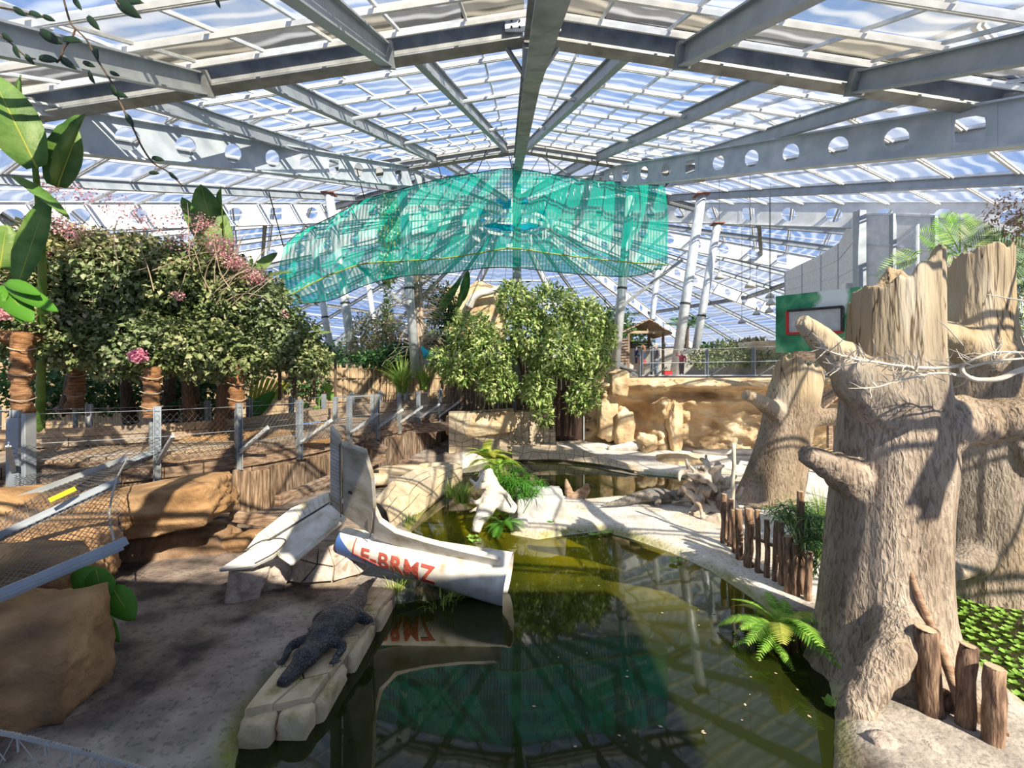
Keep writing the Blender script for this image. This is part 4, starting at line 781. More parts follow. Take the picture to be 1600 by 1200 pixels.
def trunk_into(mb, rows, d, n=72, seed=0, crown=None, groove=.06, squash=.85, ytop=470):
    """rows: (py, left px, right px) outline rows at depth d; crown: (px, py) profile of the splintered rim"""
    rows = sorted(rows, key=lambda r: -r[0]); pys = [r[0] for r in rows]; rings = []; K, KT = 34, 12; cx, cy = zip(*crown)
    def ring_at(py, top):
        l = np.interp(-py, [-y for y in pys], [r[1] for r in rows]); rr = np.interp(-py, [-y for y in pys], [r[2] for r in rows]); c = P((l+rr)/2, py, d); R = (rr-l)/2/F*d; ring = []
        for k in range(n):
            a = 2*math.pi*k/n; ca, sa = math.cos(a), math.sin(a); crack = max(0, noise.noise(Vector((ca*5.5+seed, sa*5.5, c.z*.10+4)))-.12)
            g = groove*(noise.noise(Vector((ca*3.2+seed, sa*3.2, c.z*.25)))-1.2*crack*(.6+2.2*top))+.05*noise.noise(Vector((ca*1.5, sa*1.5+seed, c.z*.9)))
            p_ = c+Vector((ca*R*(1+g), sa*R*squash*(1+g), 0))
            if top > 0:
                zt = CZ-(np.interp((l+rr)/2+ca*(rr-l)/2, cx, cy)+(16 if sa > .15 else 0)-HY)/F*d+.09*noise.noise(Vector((ca*5+seed*2, sa*5, 3)))*(d/6); z0 = CZ-(ytop-HY)/F*d; p_.z = z0+(zt-z0)*top
            ring.append(p_)
        return ring
    for i in range(K+1): rings.append(ring_at(pys[0]+(ytop-pys[0])*i/K, 0))
    for i in range(1, KT+1): rings.append(ring_at(ytop, i/KT))
    last = rings[-1]; cc = sum(last, Vector())/n; sc = d/5.5; rings += [[q.lerp(cc, .16)-Vector((0, 0, .03*sc)) for q in last], [q.lerp(cc, .35)-Vector((0, 0, .16*sc)) for q in last], [q.lerp(cc, .8)-Vector((0, 0, .30*sc)) for q in last]]
    mb.loft(rings)
def limb(mb, pts, rads, n=20, jit=.22, seed=0): mb.tube(catmull(pts, 6), lerp_list(rads, (len(pts)-1)*6+1), n, jit=jit, seed=seed)
def tree_sculpture(name, label, rows, d, limbs, zt, vox, seed, **k):
    mb = MB(); trunk_into(mb, rows, d, seed=seed, **k)
    for pts, rads in limbs: limb(mb, pts, rads, seed=seed)
    o = mb.build(name, treemat(name+'_wood%d' % seed, zt[0], zt[1], PALE, BARK, 5.5/d)); remesh(o, vox, 2); return tag(o, label, 'tree stump')
D1 = 5.45
tree_sculpture('tree_stump', 'huge nearest stump with splintered top and thick branch to the right edge', [(470, 1335, 1462), (540, 1333, 1465), (600, 1326, 1470), (660, 1320, 1478), (720, 1315, 1480), (800, 1306, 1472), (880, 1300, 1470), (960, 1293, 1474), (1030, 1282, 1488), (1080, 1268, 1505), (1125, 1255, 1520)], D1,
    [([P(1390, 650, 5.3), P(1330, 580, 5.2), P(1292, 540, 5.05), P(1252, 500, 4.95)], [.36, .24, .15, .085]), ([P(1420, 670, 5.4), P(1490, 662, 5.3), P(1550, 657, 5.2), P(1640, 652, 5.0)], [.45, .32, .26, .24]), ([P(1350, 760, 5.4), P(1310, 735, 5.3), P(1285, 722, 5.25), P(1258, 708, 5.2)], [.30, .20, .15, .11]),
     ([P(1400, 930, 5.15), P(1402, 1000, 4.85), P(1372, 1050, 4.72), P(1345, 1095, 4.68), P(1335, 1140, 4.68)], [.24, .23, .19, .17, .20]), ([P(1440, 1040, 5.1), P(1500, 1090, 4.95), P(1560, 1130, 4.8)], [.3, .22, .12])], (3.3, 4.0), .026, 3, groove=.085, ytop=480, crown=[(1330, 456), (1338, 450), (1350, 456), (1358, 444), (1380, 441), (1388, 422), (1410, 417), (1428, 389), (1443, 396), (1453, 409), (1464, 412)])
tree_sculpture('tree_stump', 'broad stump with splintered top behind the nearest one at the right edge', [(450, 1490, 1572), (500, 1484, 1574), (550, 1477, 1582), (600, 1480, 1588), (680, 1482, 1600), (760, 1476, 1606), (840, 1470, 1610), (900, 1464, 1622), (945, 1456, 1640)], 7.6,
    [([P(1530, 560, 7.5), P(1490, 530, 7.4), P(1450, 515, 7.3)], [.5, .26, .16]), ([P(1520, 870, 7.3), P(1490, 890, 7.0), P(1462, 905, 6.7)], [.3, .16, .10]), ([P(1560, 700, 7.5), P(1620, 690, 7.3)], [.6, .5])], (3.5, 4.1), .034, 8, ytop=460, crown=[(1486, 402), (1497, 396), (1512, 386), (1526, 379), (1532, 390), (1556, 389), (1570, 402), (1576, 408)])
tree_sculpture('tree_stump', 'leaning pale stump with forked top standing on the bank beside the rock wall', [(590, 1212, 1284), (615, 1203, 1279), (640, 1198, 1274), (670, 1192, 1266), (712, 1178, 1258), (750, 1164, 1254), (766, 1156, 1251), (792, 1146, 1246), (825, 1135, 1250)], 12.5,
    [([P(1240, 660, 12.4), P(1205, 638, 12.2), P(1182, 624, 12.0), P(1163, 617, 11.9)], [.5, .24, .16, .14]), ([P(1240, 655, 12.4), P(1280, 652, 12.3), P(1345, 650, 12.0)], [.45, .24, .21]), ([P(1190, 800, 12.1), P(1160, 815, 11.6)], [.4, .2])], (2.6, 3.4), .045, 5, ytop=585, crown=[(1210, 562), (1224, 558), (1231, 553), (1238, 566), (1252, 570), (1268, 565), (1277, 558), (1286, 560)])
# stakes of the little palisade and the near posts
def stake(name, px, y0, y1, w, d, lab, m='stake', lean=(0, 0), cat='stake', grp=None, cut=True):
    a, b = P(px, y1, d), P(px+lean[0], y0, d+lean[1]); a.z -= .05; r_ = w/F*d/2; N = 7; pts = [a.lerp(b, i/(N-1))+Vector((noise.noise(Vector((px, i*.6, 1)))*r_*.6, 0, 0)) for i in range(N)]
    root = thing(name, lab, cat, tuple(a), grp); o = MB().tube(pts, [r_*1.12]+[r_]*(N-2)+[r_*.92], 12, jit=.18, seed=px*.37).build('shaft', M[m], root, smooth=True)
    t_ = nrm(pts[-1]-pts[-2]); MB().tube([b-t_*.002, b+t_*.006], [r_*.86, r_*.82], 12).build('cut_end', M['cutwood'], root); return root
ords = ['first', 'second', 'third', 'fourth', 'fifth', 'sixth', 'seventh', 'eighth', 'ninth', 'tenth', 'eleventh', 'twelfth', 'thirteenth', 'fourteenth', 'fifteenth']
for i, (px, y0, y1, w, d) in enumerate([(1131, 772, 850, 9, 9.3), (1140, 780, 856, 8, 9.1), (1148, 797, 866, 8, 8.8), (1156, 796, 876, 11, 8.5), (1170, 795, 887, 13, 8.2), (1184, 797, 896, 8, 7.95), (1198, 812, 902, 8, 7.75), (1211, 814, 906, 8, 7.6), (1222, 816, 912, 9, 7.45), (1233, 838, 926, 15, 7.2), (1244, 850, 930, 11, 7.1), (1253, 768, 926, 10, 7.15), (1262, 862, 935, 10, 6.95)]):
    stake('palisade_stake', px, y0, y1, w, d, '%s bark stake of the low palisade, counted from the driftwood root' % ords[i], lean=(random.uniform(-3, 3), 0), grp='stakes of the palisade beside the sand bank')
stake('thin_pole', 1144, 692, 800, 6, 9.3, 'thin pale pole rising above the palisade by the driftwood root', 'twig', (3, 0), 'pole')
for a, b, lab in (((1131, 842, 9.2), (1192, 896, 7.9), 'lower'), ((1178, 840, 8.3), (1250, 870, 7.2), 'upper')):
    tag(MB().tube([P(*a), P((a[0]+b[0])/2, (a[1]+b[1])/2, (a[2]+b[2])/2), P(*b)], .03, 8, jit=.2).build('palisade_rail', M['stake'], smooth=True), '%s cross branch tied along the palisade stakes' % lab, 'branch')
stake('bark_post', 1456, 982, 1118, 32, 4.62, 'thick bark post leaning on the foot of the nearest stump', lean=(-10, 0), cat='post')
stake('bark_post', 1508, 1008, 1148, 24, 4.45, 'forked bark post in the middle at the lower right corner', lean=(4, 0), cat='post')
stake('bark_post', 1551, 1042, 1185, 27, 4.25, 'rightmost short bark post at the lower right corner', lean=(2, 0), cat='post')
tag(MB().tube(catmull([P(1419, 888, 4.95), P(1440, 945, 4.85), P(1468, 1010, 4.75), P(1492, 1075, 4.6), P(1500, 1110, 4.55)], 4), lerp_list([.028, .038, .044, .046, .042], 17), 10, jit=.05).build('leaning_stick', M['drift_b'], smooth=True), 'long thin stick leaning against the nearest stump', 'stick')
tag(MB().tube([P(1470, 1090, 4.7), P(1520, 1120, 4.6), P(1560, 1160, 4.4), P(1650, 1225, 4.2)], [.10, .14, .15, .14], 12, jit=.2).build('fallen_log', M['stake'], smooth=True), 'dark fallen log behind the bark posts at the lower right', 'log')
for i, (px, py, d, sz, lab) in enumerate(((1378, 1172, 4.25, (.15, .12, .16), 'pale upright stone at the water edge, lower right'), (1462, 1178, 4.2, (.14, .12, .1), 'grey block stone on the near right bank'), (1420, 1205, 4.05, (.2, .14, .08), 'flat stone at the bottom edge of the right bank'))):
    rk('bank_stone', px, py, d, sz, 'concrete', lab, 70+i, amp=.15, box=.75, sub=3)
rk('near_bank_rock', 1440, 1215, 4.6, (1.0, .75, .3), 'concrete', 'pale weathered rock shelf under the bark posts', 81, amp=.12, box=.7, sub=4)
# pale rocks and driftwood in the pond
rk('pale_boulder', 843, 800, 11.3, (.74, .85, .66), 'chalk', 'big smooth pale boulder between the two ponds', 41, amp=.08, box=.68, sub=5, rx=0)
rk('pale_stone', 812, 822, 10.4, (.22, .2, .18), 'chalk', 'small white stone beside the dark green fern', 42, amp=.15, box=.8, sub=3)
mb = MB(); d = 10.7
limb(mb, [P(757, 735, 11), P(768, 762, 10.9), P(785, 785, 10.7), P(806, 797, 10.7)], [.16, .24, .22, .10]); limb(mb, [P(770, 765, 10.8), P(760, 795, 10.5), P(748, 815, 10.3), P(744, 832, 10.2)], [.2, .2, .14, .09])
for a, b, c, r0 in (((765, 755), (748, 760), (734, 748), .09), ((762, 775), (745, 785), (735, 780), .08), ((758, 785), (745, 795), (733, 800), .07), ((757, 742), (750, 750), (742, 768), .07), ((775, 770), (790, 770), (803, 790), .08)):
    limb(mb, [P(*a, d), P(*b, d-.15), P(*c, d-.25)], [r0, r0*.7, r0*.3], 10)
o = mb.build('driftwood_stump', M['drift_w']); remesh(o, .03, 1); tag(o, 'bleached white driftwood stump with pronged roots in the pond', 'driftwood')
mb = MB(); d = 12.6
limb(mb, [P(884, 778, d), P(900, 778, d), P(912, 768, d), P(919, 756, d)], [.20, .18, .14, .05]); limb(mb, [P(890, 775, d), P(887, 760, d), P(884, 748, d)], [.14, .09, .03]); limb(mb, [P(905, 774, d), P(914, 772, d), P(922, 763, d)], [.14, .1, .03])
o = mb.build('driftwood_snag', M['drift_b']); remesh(o, .03, 1); tag(o, 'small brown driftwood snag beside the pale boulder', 'driftwood')
mb = MB(); rr = random.Random(5); d = 11.6
for i in range(34):
    c = Vector((P(1105, 785, d).x+rr.uniform(-.5, .45), d+rr.uniform(-.35, .35), rr.uniform(.2, 1.15))); q = [c]; dr = nrm((rr.uniform(-1, 1), rr.uniform(-.6, .6), rr.uniform(-.7, 1)))
    for k in range(3): dr = nrm(dr+Vector((rr.uniform(-.8, .8), rr.uniform(-.6, .6), rr.uniform(-.8, .8)))); q.append(q[-1]+dr*.24)
    for w in q: w.z = max(w.z, .15)
    limb(mb, q, [rr.uniform(.08, .15), .09, rr.uniform(.05, .09), .04], 9)
limb(mb, [P(1110, 765, d), P(1117, 745, d), P(1122, 728, d), P(1118, 724, d)], [.14, .12, .10, .07]); limb(mb, [P(1120, 760, d), P(1138, 752, d), P(1150, 742, d)], [.12, .09, .06])
limb(mb, [P(1085, 822, 11.0), P(1110, 818, 10.8), P(1130, 812, 10.6)], [.14, .2, .16])
o = mb.build('driftwood_root', M['root_w']); remesh(o, .035, 1); tag(o, 'gnarled bleached root tangle on the sand by the palisade', 'driftwood')
tag(MB().tube(catmull([P(950, 702, 19.6), P(985, 698, 19.5), P(1005, 692, 19.4)], 4), lerp_list([.12, .22, .16], 9), 12, jit=.15).build('driftwood_log', M['drift_w'], smooth=True), 'pale log lying at the foot of the rock cave', 'log')
# bare white branch in front of the nearest stump
bb = thing('bare_branch', 'bare white twiggy branch reaching in from the right edge', 'branch', tuple(P(1640, 590, 4.2)))
mb = MB(); d = 4.35; rr = random.Random(9)
mains = [([(1660, 570), (1600, 577), (1560, 592), (1525, 593), (1506, 584), (1503, 571)], [.030, .028, .026, .024, .02, .018]), ([(1503, 571), (1460, 575), (1410, 572), (1370, 566), (1330, 560), (1296, 549), (1283, 541)], [.016, .015, .013, .012, .01, .007, .004]), ([(1520, 590), (1470, 583), (1435, 588), (1400, 596), (1368, 605), (1325, 607)], [.014, .012, .011, .009, .006, .003]), ([(1503, 571), (1530, 558), (1560, 550), (1610, 552)], [.014, .012, .01, .01]), ([(1510, 575), (1550, 565), (1600, 560), (1650, 556)], [.012, .01, .01, .01]), ([(1380, 567), (1345, 565), (1310, 575), (1290, 585)], [.009, .007, .005, .003]), ([(1440, 588), (1425, 575), (1412, 568)], [.009, .008, .007]), ([(1505, 540), (1480, 512), (1465, 500)], [.006, .005, .003]), ([(1600, 470), (1570, 465), (1540, 460)], [.008, .006, .004])]
segs = []
for pts, rads in mains:
    w = [P(x, y, d+rr.uniform(-.03, .03)) for x, y in pts]; limb(mb, w, rads, 8, jit=.1); segs += list(zip(w[:-1], w[1:]))
mb.build('limb', M['twig'], bb, smooth=True); mb = MB()
for i in range(110):
    a, b = segs[rr.randrange(5, len(segs)-4)]; p0 = a.lerp(b, rr.random()); dr = nrm((rr.uniform(-1, .5), rr.uniform(-.5, .5), rr.uniform(-.6, 1))); q = [p0]
    for k in range(3): dr = nrm(dr+Vector((rr.uniform(-.6, .6), rr.uniform(-.4, .4), rr.uniform(-.6, .6)))); q.append(q[-1]+dr*rr.uniform(.03, .09))
    mb.tube(q, [.006, .005, .004, .002], 5)
mb.build('twigs', M['twig'], bb)['kind'] = 'stuff'
# ================================================================ VEGETATION
def px_blobs(l): return [(tuple(P(x, y, d)), r_) for x, y, d, r_ in l]
# --- flowering vine over the pergola on the left
vine = thing('flowering_vine', 'huge flowering vine canopy with pink blossom over the left boardwalk', 'vine', tuple(P(250, 700, 10.5)))
B1 = px_blobs([(20, 470, 9.4, (1.3, 1.1, .95)), (110, 430, 10, (1.3, 1.2, 1.05)), (90, 520, 9.6, (1.2, 1.0, .7)), (205, 440, 10.4, (1.4, 1.2, 1.0)), (200, 535, 10, (1.3, 1.0, .75)), (300, 440, 10.8, (1.3, 1.2, .95)), (295, 540, 10.4, (1.2, 1.0, .75)), (375, 470, 11.3, (1.25, 1.1, .9)), (370, 555, 11, (1.1, 1.0, .65)), (440, 530, 11.8, (1.0, 1.0, .75)), (480, 565, 12, (.62, .8, .42)), (-60, 430, 9.4, (1.2, 1.2, 1.2))])
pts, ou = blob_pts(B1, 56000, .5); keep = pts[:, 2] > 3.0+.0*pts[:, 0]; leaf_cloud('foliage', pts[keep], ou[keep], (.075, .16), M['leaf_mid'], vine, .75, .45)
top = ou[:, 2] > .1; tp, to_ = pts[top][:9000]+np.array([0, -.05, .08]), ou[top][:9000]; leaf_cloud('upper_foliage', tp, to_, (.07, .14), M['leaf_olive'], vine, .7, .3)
def blossom(px, py, d, r_, n, m='petal'):
    u = runit(n); p_ = np.array(P(px, py, d))+u*np.array(r_)*rng.random((n, 1))**.5; leaf_cloud('blossom_cluster', p_, u, (.035, .07), M[m], vine, .8, 0)
for a in ((345, 385, 10.2, (.35, .3, .3), 520), (318, 350, 10.4, (.3, .3, .25), 260), (365, 410, 10.2, (.3, .3, .2), 380), (395, 432, 10.6, (.38, .3, .22), 460), (275, 335, 10.2, (.3, .2, .2), 90), (5, 488, 8.2, (.22, .2, .14), 240), (65, 398, 9.2, (.14, .1, .08), 110), (125, 300, 9.3, (.3, .3, .2), 110), (75, 300, 9.2, (.25, .3, .3), 110), (85, 345, 9.2, (.4, .3, .25), 170), (110, 360, 9.2, (.35, .3, .2), 160), (180, 320, 9.6, (.55, .3, .22), 130), (225, 345, 9.8, (.6, .3, .3), 150), (285, 372, 9.9, (.5, .3, .3), 170), (278, 462, 9.5, (.14, .1, .08), 70), (445, 490, 11, (.12, .1, .1), 40), (95, 640, 12, (.2, .1, .1), 70)): blossom(*a)
for a in ((216, 556, 8.9, (.17, .13, .13), 420), (103, 641, 13, (.2, .1, .12), 120)): blossom(*a, m='petal_hot')
mb = MB(); rr = random.Random(3)
for i in range(60):
    p0 = P(rr.uniform(20, 400), rr.uniform(400, 480), rr.uniform(9.4, 10.6)); q = [p0]; dr = nrm((rr.uniform(-.4, .9), rr.uniform(-.3, .1), rr.uniform(.5, 1.2)))
    for k in range(5): dr = nrm(dr+Vector((rr.uniform(-.3, .4), 0, rr.uniform(-.35, .1)))); q.append(q[-1]+dr*rr.uniform(.2, .34))
    mb.tube(q, [.012, .01, .009, .008, .006, .004], 5)
mb.build('sprays', M['twig_g'], vine)['kind'] = 'stuff'
for i, (px, y0, d) in enumerate(((300, 690, 11.8), (318, 690, 12.2), (337, 690, 12.0), (352, 690, 12.6), (372, 685, 13), (205, 660, 13), (265, 660, 13.2), (105, 640, 12))):
    a = P(px, y0, d); b = P(px+rr.uniform(-25, 25), 520, d-.8); limb_ = MB(); limb_.tube(catmull([a, a.lerp(b, .4)+Vector((rr.uniform(-.2, .2), 0, 0)), b], 5), lerp_list([.20, .14, .09], 11), 10, jit=.2, seed=i); limb_.build('stem', M['bark_s'], vine, smooth=True)
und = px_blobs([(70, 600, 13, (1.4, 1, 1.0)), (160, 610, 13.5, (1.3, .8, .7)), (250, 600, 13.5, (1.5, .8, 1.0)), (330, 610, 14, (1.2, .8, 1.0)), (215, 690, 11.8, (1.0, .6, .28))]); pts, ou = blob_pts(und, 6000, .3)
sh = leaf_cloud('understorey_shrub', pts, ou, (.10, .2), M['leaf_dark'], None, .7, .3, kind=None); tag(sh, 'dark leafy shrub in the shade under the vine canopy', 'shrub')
# burlap-wrapped pergola posts
for i, (px, y0, y1, d, lab) in enumerate(((34, 520, 650, 8.5, 'nearest burlap-wrapped pergola post above the steel corner post'), (118, 535, 638, 10.6, 'shaded burlap-wrapped pergola post beneath the vine, second from the left'), (237, 575, 652, 9.35, 'burlap-wrapped pergola post with a knotted lower end'), (370, 560, 640, 10.5, 'dark burlap-wrapped pergola post beside the yellow bamboo'))):
    a, b = P(px, y1, d), P(px, y0, d); root = thing('pergola_post', lab, 'post', tuple(a), 'wrapped pergola posts'); N = 16
    MB().tube([a.lerp(b, k/N)+Vector((noise.noise(Vector((i, k*.7, 0)))*.04, 0, 0)) for k in range(N+1)], [(.15 if i != 1 else .17)*(1+.08*math.sin(k*1.9+i)+.2*noise.noise(Vector((k*.45, i*5, 2)))) for k in range(N+1)], 14, jit=.5, seed=i*3).build('burlap_wrap', M['burlap'], root, smooth=True)
    MB().tube([P(px, y1+70, d), b], .05, 8).build('core_post', M['steel_d'], root)
    for k in range(3): c = a.lerp(b, .2+.3*k); MB().tube([c+Vector((math.cos(t_)*.19, math.sin(t_)*.19, .03*math.sin(t_*2))) for t_ in [j*.42 for j in range(16)]], .012, 5).build('binding_cord', M['twig_g'], root)
for px0, px1, py, d, lab in ((0, 62, 524, 8.6, 'left'), (60, 150, 528, 9.4, 'right')):
    tag(MB().tube([P(px0-20, py, d), P((px0+px1)/2, py+3, d), P(px1, py+4, d+.3)], .13, 12, jit=.3, seed=px1).build('pergola_beam', M['burlap'], smooth=True), 'burlap-wrapped horizontal pergola beam, %s piece' % lab, 'beam')
for px, y0, y1, d in ((491, 540, 620, 14), (437, 540, 625, 13.2), (524, 560, 622, 15.5), (460, 560, 622, 12)):
    tag(MB().tube([P(px, y1, d), P(px, y0, d)], .05, 8).build('rusty_pole', M['bark_s']), {491: 'thin rusty pole second from the right at the vine edge', 437: 'thin rusty pole leftmost at the vine edge', 524: 'thin rusty pole rightmost at the vine edge above the gate frame', 460: 'thin rusty pole second from the left at the vine edge'}[px], 'pole', 'rusty poles at the vine edge')
# --- large single leaves
def blade(L_, W, n=14, droop=.3, fold=.12, notch=0):
    V, Fq = [], []
    for i in range(n+1):
        t = i/n; w = W*math.sin(math.pi*min(1, t*.93+.07))**.65*(1-.15*t)*.5; z = -droop*L_*t*t; rp = .02*math.sin(i*2.1)
        V += [(-w, L_*t, z+fold*w*2+rp*W), (0, L_*t, z), (w, L_*t, z+fold*w*2-rp*W)]
    for i in range(n):
        for k in (0, 1): Fq.append((i*3+k, i*3+k+1, (i+1)*3+k+1, (i+1)*3+k))
    return V, Fq
def place_leaf(name, a, b, W, m, par, face=(0, -1, 0), droop=.12, fold=.12, n=14):
    a, b = Vector(a), Vector(b); y = nrm(b-a); z = nrm(Vector(face)-y*Vector(face).dot(y)); x = y.cross(z); V, Fq = blade((b-a).length, W, n, droop, fold)
    o = mesh_obj(name, [a+x*v[0]+y*v[1]+z*v[2] for v in V], Fq, M[m], par, smooth=True); s_ = o.modifiers.new('thick', 'SOLIDIFY'); s_.thickness = .006
    mb = MB(); mb.tube([a+y*v[1]+z*(v[2]-.004) for v in V[1::3]], [.016*W*2*(1-.8*i/n) for i in range(n+1)], 5); mb.build('midrib', M['leaf_fern_y'], o, smooth=True); return o
bn = thing('banana_plant', 'banana plant with broad leaves at the upper left edge', 'banana plant', tuple(P(70, 560, 7.2)))
place_leaf('leaf', P(58, 262, 6.6), P(-22, 105, 6.4), .68, 'leaf_banana', bn, (.5, -1, .1), .1, .2); place_leaf('leaf', P(50, 262, 6.8), P(20, 112, 7.0), .40, 'leaf_banana', bn, (-.6, -1, .2), .05, .3)
place_leaf('leaf', P(88, 292, 7.0), P(130, 176, 7.0), .44, 'leaf_banana', bn, (-.5, -1, 0), .02, .55); place_leaf('leaf', P(92, 292, 7.2), P(112, 185, 7.2), .40, 'leaf_banana', bn, (.8, -.6, 0), .02, .5)
place_leaf('leaf', P(20, 275, 6.4), P(108, 330, 6.2), .2, 'leaf_banana', bn, (.2, -.5, 1), .1, .2); place_leaf('leaf', P(30, 440, 6.9), P(75, 300, 7.0), .42, 'leaf_banana', bn, (.3, -1, .2), .02, .1); place_leaf('leaf', P(0, 420, 7), P(10, 350, 7), .5, 'leaf_banana', bn, (.6, -1, .2), .02, .1)
MB().tube(catmull([P(62, 705, 10.3), P(66, 420, 8.2), P(55, 262, 6.7)], 6), lerp_list([.09, .06, .035], 13), 10).build('stem', M['leaf_banana'], bn, smooth=True)
bn2 = thing('banana_plant', 'banana plant with folded upright leaves rising out of the pink blossom', 'banana plant', tuple(P(345, 520, 11)))
for a, b, W, f in (((350, 420), (312, 285), .85, (.5, -1, 0)), ((358, 420), (338, 290), .6, (-.7, -1, 0)), ((345, 405), (282, 305), .5, (.3, -1, .3)), ((335, 440), (322, 372), .35, (.2, -1, 0)), ((352, 445), (362, 380), .3, (.2, -1, 0))): place_leaf('leaf', P(*a, 11), P(*b, 10.8), W, 'leaf_banana', bn2, f, .05, .25)
for a, b, W, f in (((372, 430), (378, 395), .4, (0, -1, 0)), ((385, 440), (430, 392), .38, (.3, -1, .5)), ((400, 438), (455, 420), .35, (0, -.6, 1)), ((430, 480), (470, 505), .4, (0, -1, .4)), ((470, 528), (515, 515), .28, (0, -.6, 1)), ((420, 470), (450, 452), .5, (0, -1, .5))): place_leaf('leaf', P(*a, 12), P(*b, 12), W, 'leaf_banana', bn2, f, .1, .15)
MB().tube([P(348, 640, 11.3), P(350, 420, 11)], [.14, .06], 10).build('stem', M['bark_s'], bn2, smooth=True)
lp = thing('broad_leaf_plant', 'glossy broad leaves hanging in at the left edge below the banana', 'plant', tuple(P(10, 470, 5.2)))
for a, b, W in (((8, 450), (45, 498), .28), ((15, 447), (82, 480), .2), ((-5, 448), (-8, 480), .25), ((10, 440), (55, 455), .16), ((20, 452), (30, 500), .2)): place_leaf('leaf', P(*a, 5.2), P(*b, 5.0), W, 'leaf_big', lp, (.3, -1, .5), .1, .1)
MB().tube([P(-20, 435, 5.3), P(20, 450, 5.2)], .012, 6).build('stem', M['bark_s'], lp)
bl = thing('broad_leaf_plant', 'bright green broad leaves sprouting beside the big ochre boulder', 'plant', tuple(P(150, 1000, 5.4)))
for a, b, W, f in (((168, 925), (112, 890), .34, (.2, -1, .6)), ((150, 890), (160, 938), .3, (.1, -1, .4)), ((176, 918), (205, 970), .30, (.3, -1, .5)), ((165, 900), (170, 930), .2, (0, -1, .5)), ((165, 960), (182, 1005), .13, (.3, -1, .2))): place_leaf('leaf', P(*a, 5.35), P(*b, 5.25), W, 'leaf_big', bl, f, .15, .08)
for e in ((165, 925), (172, 915), (165, 962)): MB().tube(catmull([P(120, 1040, 5.6), P(145, 960, 5.5), P(*e, 5.35)], 4), .011, 6).build('stalk', M['leaf_big'], bl)
bl2 = thing('broad_leaf_plant', 'long dark leaves lying on the soil bed behind the boardwalk', 'plant', tuple(P(170, 690, 11.5)))
for a, b in (((120, 700), (205, 678)), ((140, 690), (210, 700)), ((130, 690), (190, 660)), ((100, 685), (160, 668)), ((180, 700), (215, 672))): place_leaf('leaf', P(*a, 11.6), P(*b, 11.3), .45, 'leaf_dark', bl2, (0, -.5, 1), .1, .1)
bmb = thing('bamboo_clump', 'clump of yellow bamboo canes with a broad leaf under the vine', 'bamboo', tuple(P(400, 650, 14)))
for i in range(8): MB().tube([P(388+i*4, 648-i*2, 14.2), P(396+i*8, 585+i*2, 14.4)], .05, 8).build('cane', M['leaf_fern_y'], bmb)
place_leaf('leaf', P(390, 652, 13.6), P(428, 612, 13.4), .55, 'leaf_big', bmb, (0, -1, .3), .05, .1)
for k, (px, py) in enumerate(((478, 638), (490, 645), (482, 652), (505, 640), (512, 625), (498, 632), (516, 612))): place_leaf('leaf', P(px, py, 16.5), P(px+rr.uniform(-9, 9), py-rr.uniform(8, 14), 16.4), .36, 'leaf_lettuce', bmb, (0, -1, .5), .1, .1)
# hanging vine in the top left corner
hv = thing('hanging_vine', 'thin dark climbing stem with oval leaves hanging across the upper left', 'vine', tuple(P(150, 0, 4)))
stems = [[(95, -20), (108, 30), (118, 45), (135, 62), (150, 90), (175, 130), (190, 165), (208, 200), (222, 230), (240, 255), (262, 268), (285, 290)], [(118, 45), (112, 60), (100, 75), (95, 90), (88, 98)], [(-10, 10), (20, 15), (45, 22), (80, 28)], [(0, 55), (20, 70), (40, 88), (55, 92)], [(170, -10), (190, 10), (215, 25)]]
for q in stems: MB().tube(catmull([P(x, y, 4.0) for x, y in q], 4), .008, 6).build('stem', M['bark_s'], hv)
lv = [(78, 58, 36, 30), (112, 62, 28, 2), (75, 92, 28, 5), (105, 98, 26, 35), (200, 14, 42, 35), (208, 2, 28, 0), (145, 35, 25, 50), (120, 5, 20, 60), (150, 82, 18, 80), (138, 100, 18, 20), (142, 120, 20, 70), (176, 138, 18, 60), (186, 147, 22, 15), (202, 187, 20, 60), (246, 248, 18, 10), (270, 275, 16, 40), (240, 270, 14, 0), (30, 18, 22, 30), (55, 22, 20, 20), (75, 28, 18, 20), (25, 80, 20, 70), (45, 92, 18, 50), (340, 4, 14, 70), (10, 58, 18, 40), (178, 115, 14, 20)]
for x, y, l_, a in lv:
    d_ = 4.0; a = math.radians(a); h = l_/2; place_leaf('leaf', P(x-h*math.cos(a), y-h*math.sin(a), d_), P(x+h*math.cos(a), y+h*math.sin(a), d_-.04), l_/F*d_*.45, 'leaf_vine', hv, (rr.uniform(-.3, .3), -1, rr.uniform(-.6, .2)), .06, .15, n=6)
# --- big shrub in the middle
shb = thing('big_shrub', 'big light-green leafy shrub over the stone wall below the net', 'shrub', tuple(P(830, 700, 20)))
Bc = px_blobs([(735, 520, 19.3, (1.0, 1, .9)), (720, 575, 19, (.9, .9, .7)), (765, 555, 18.8, (1.0, 1.0, 1.0)), (780, 600, 18.7, (.8, .8, .75)), (800, 470, 19.5, (.7, .8, .9)), (860, 480, 19.4, (1.2, 1.0, 1.0)), (915, 500, 19.4, (1.0, 1, .9)), (870, 550, 18.8, (1.3, 1.1, 1.0)), (925, 560, 19, (.8, .9, .8)), (840, 610, 18.4, (.65, .7, .8)), (915, 610, 18.5, (.6, .7, .75)), (822, 520, 19, (.9, .9, 1.0)), (850, 650, 18.3, (.35, .4, .4)), (905, 625, 18.3, (.5, .5, .6)), (690, 560, 19.4, (.5, .7, .5)), (945, 525, 19.6, (.5, .7, .7))])
pts, ou = blob_pts(Bc, 17000, .55); leaf_cloud('foliage', pts, ou, (.16, .30), M['leaf_light'], shb, .42, .25)
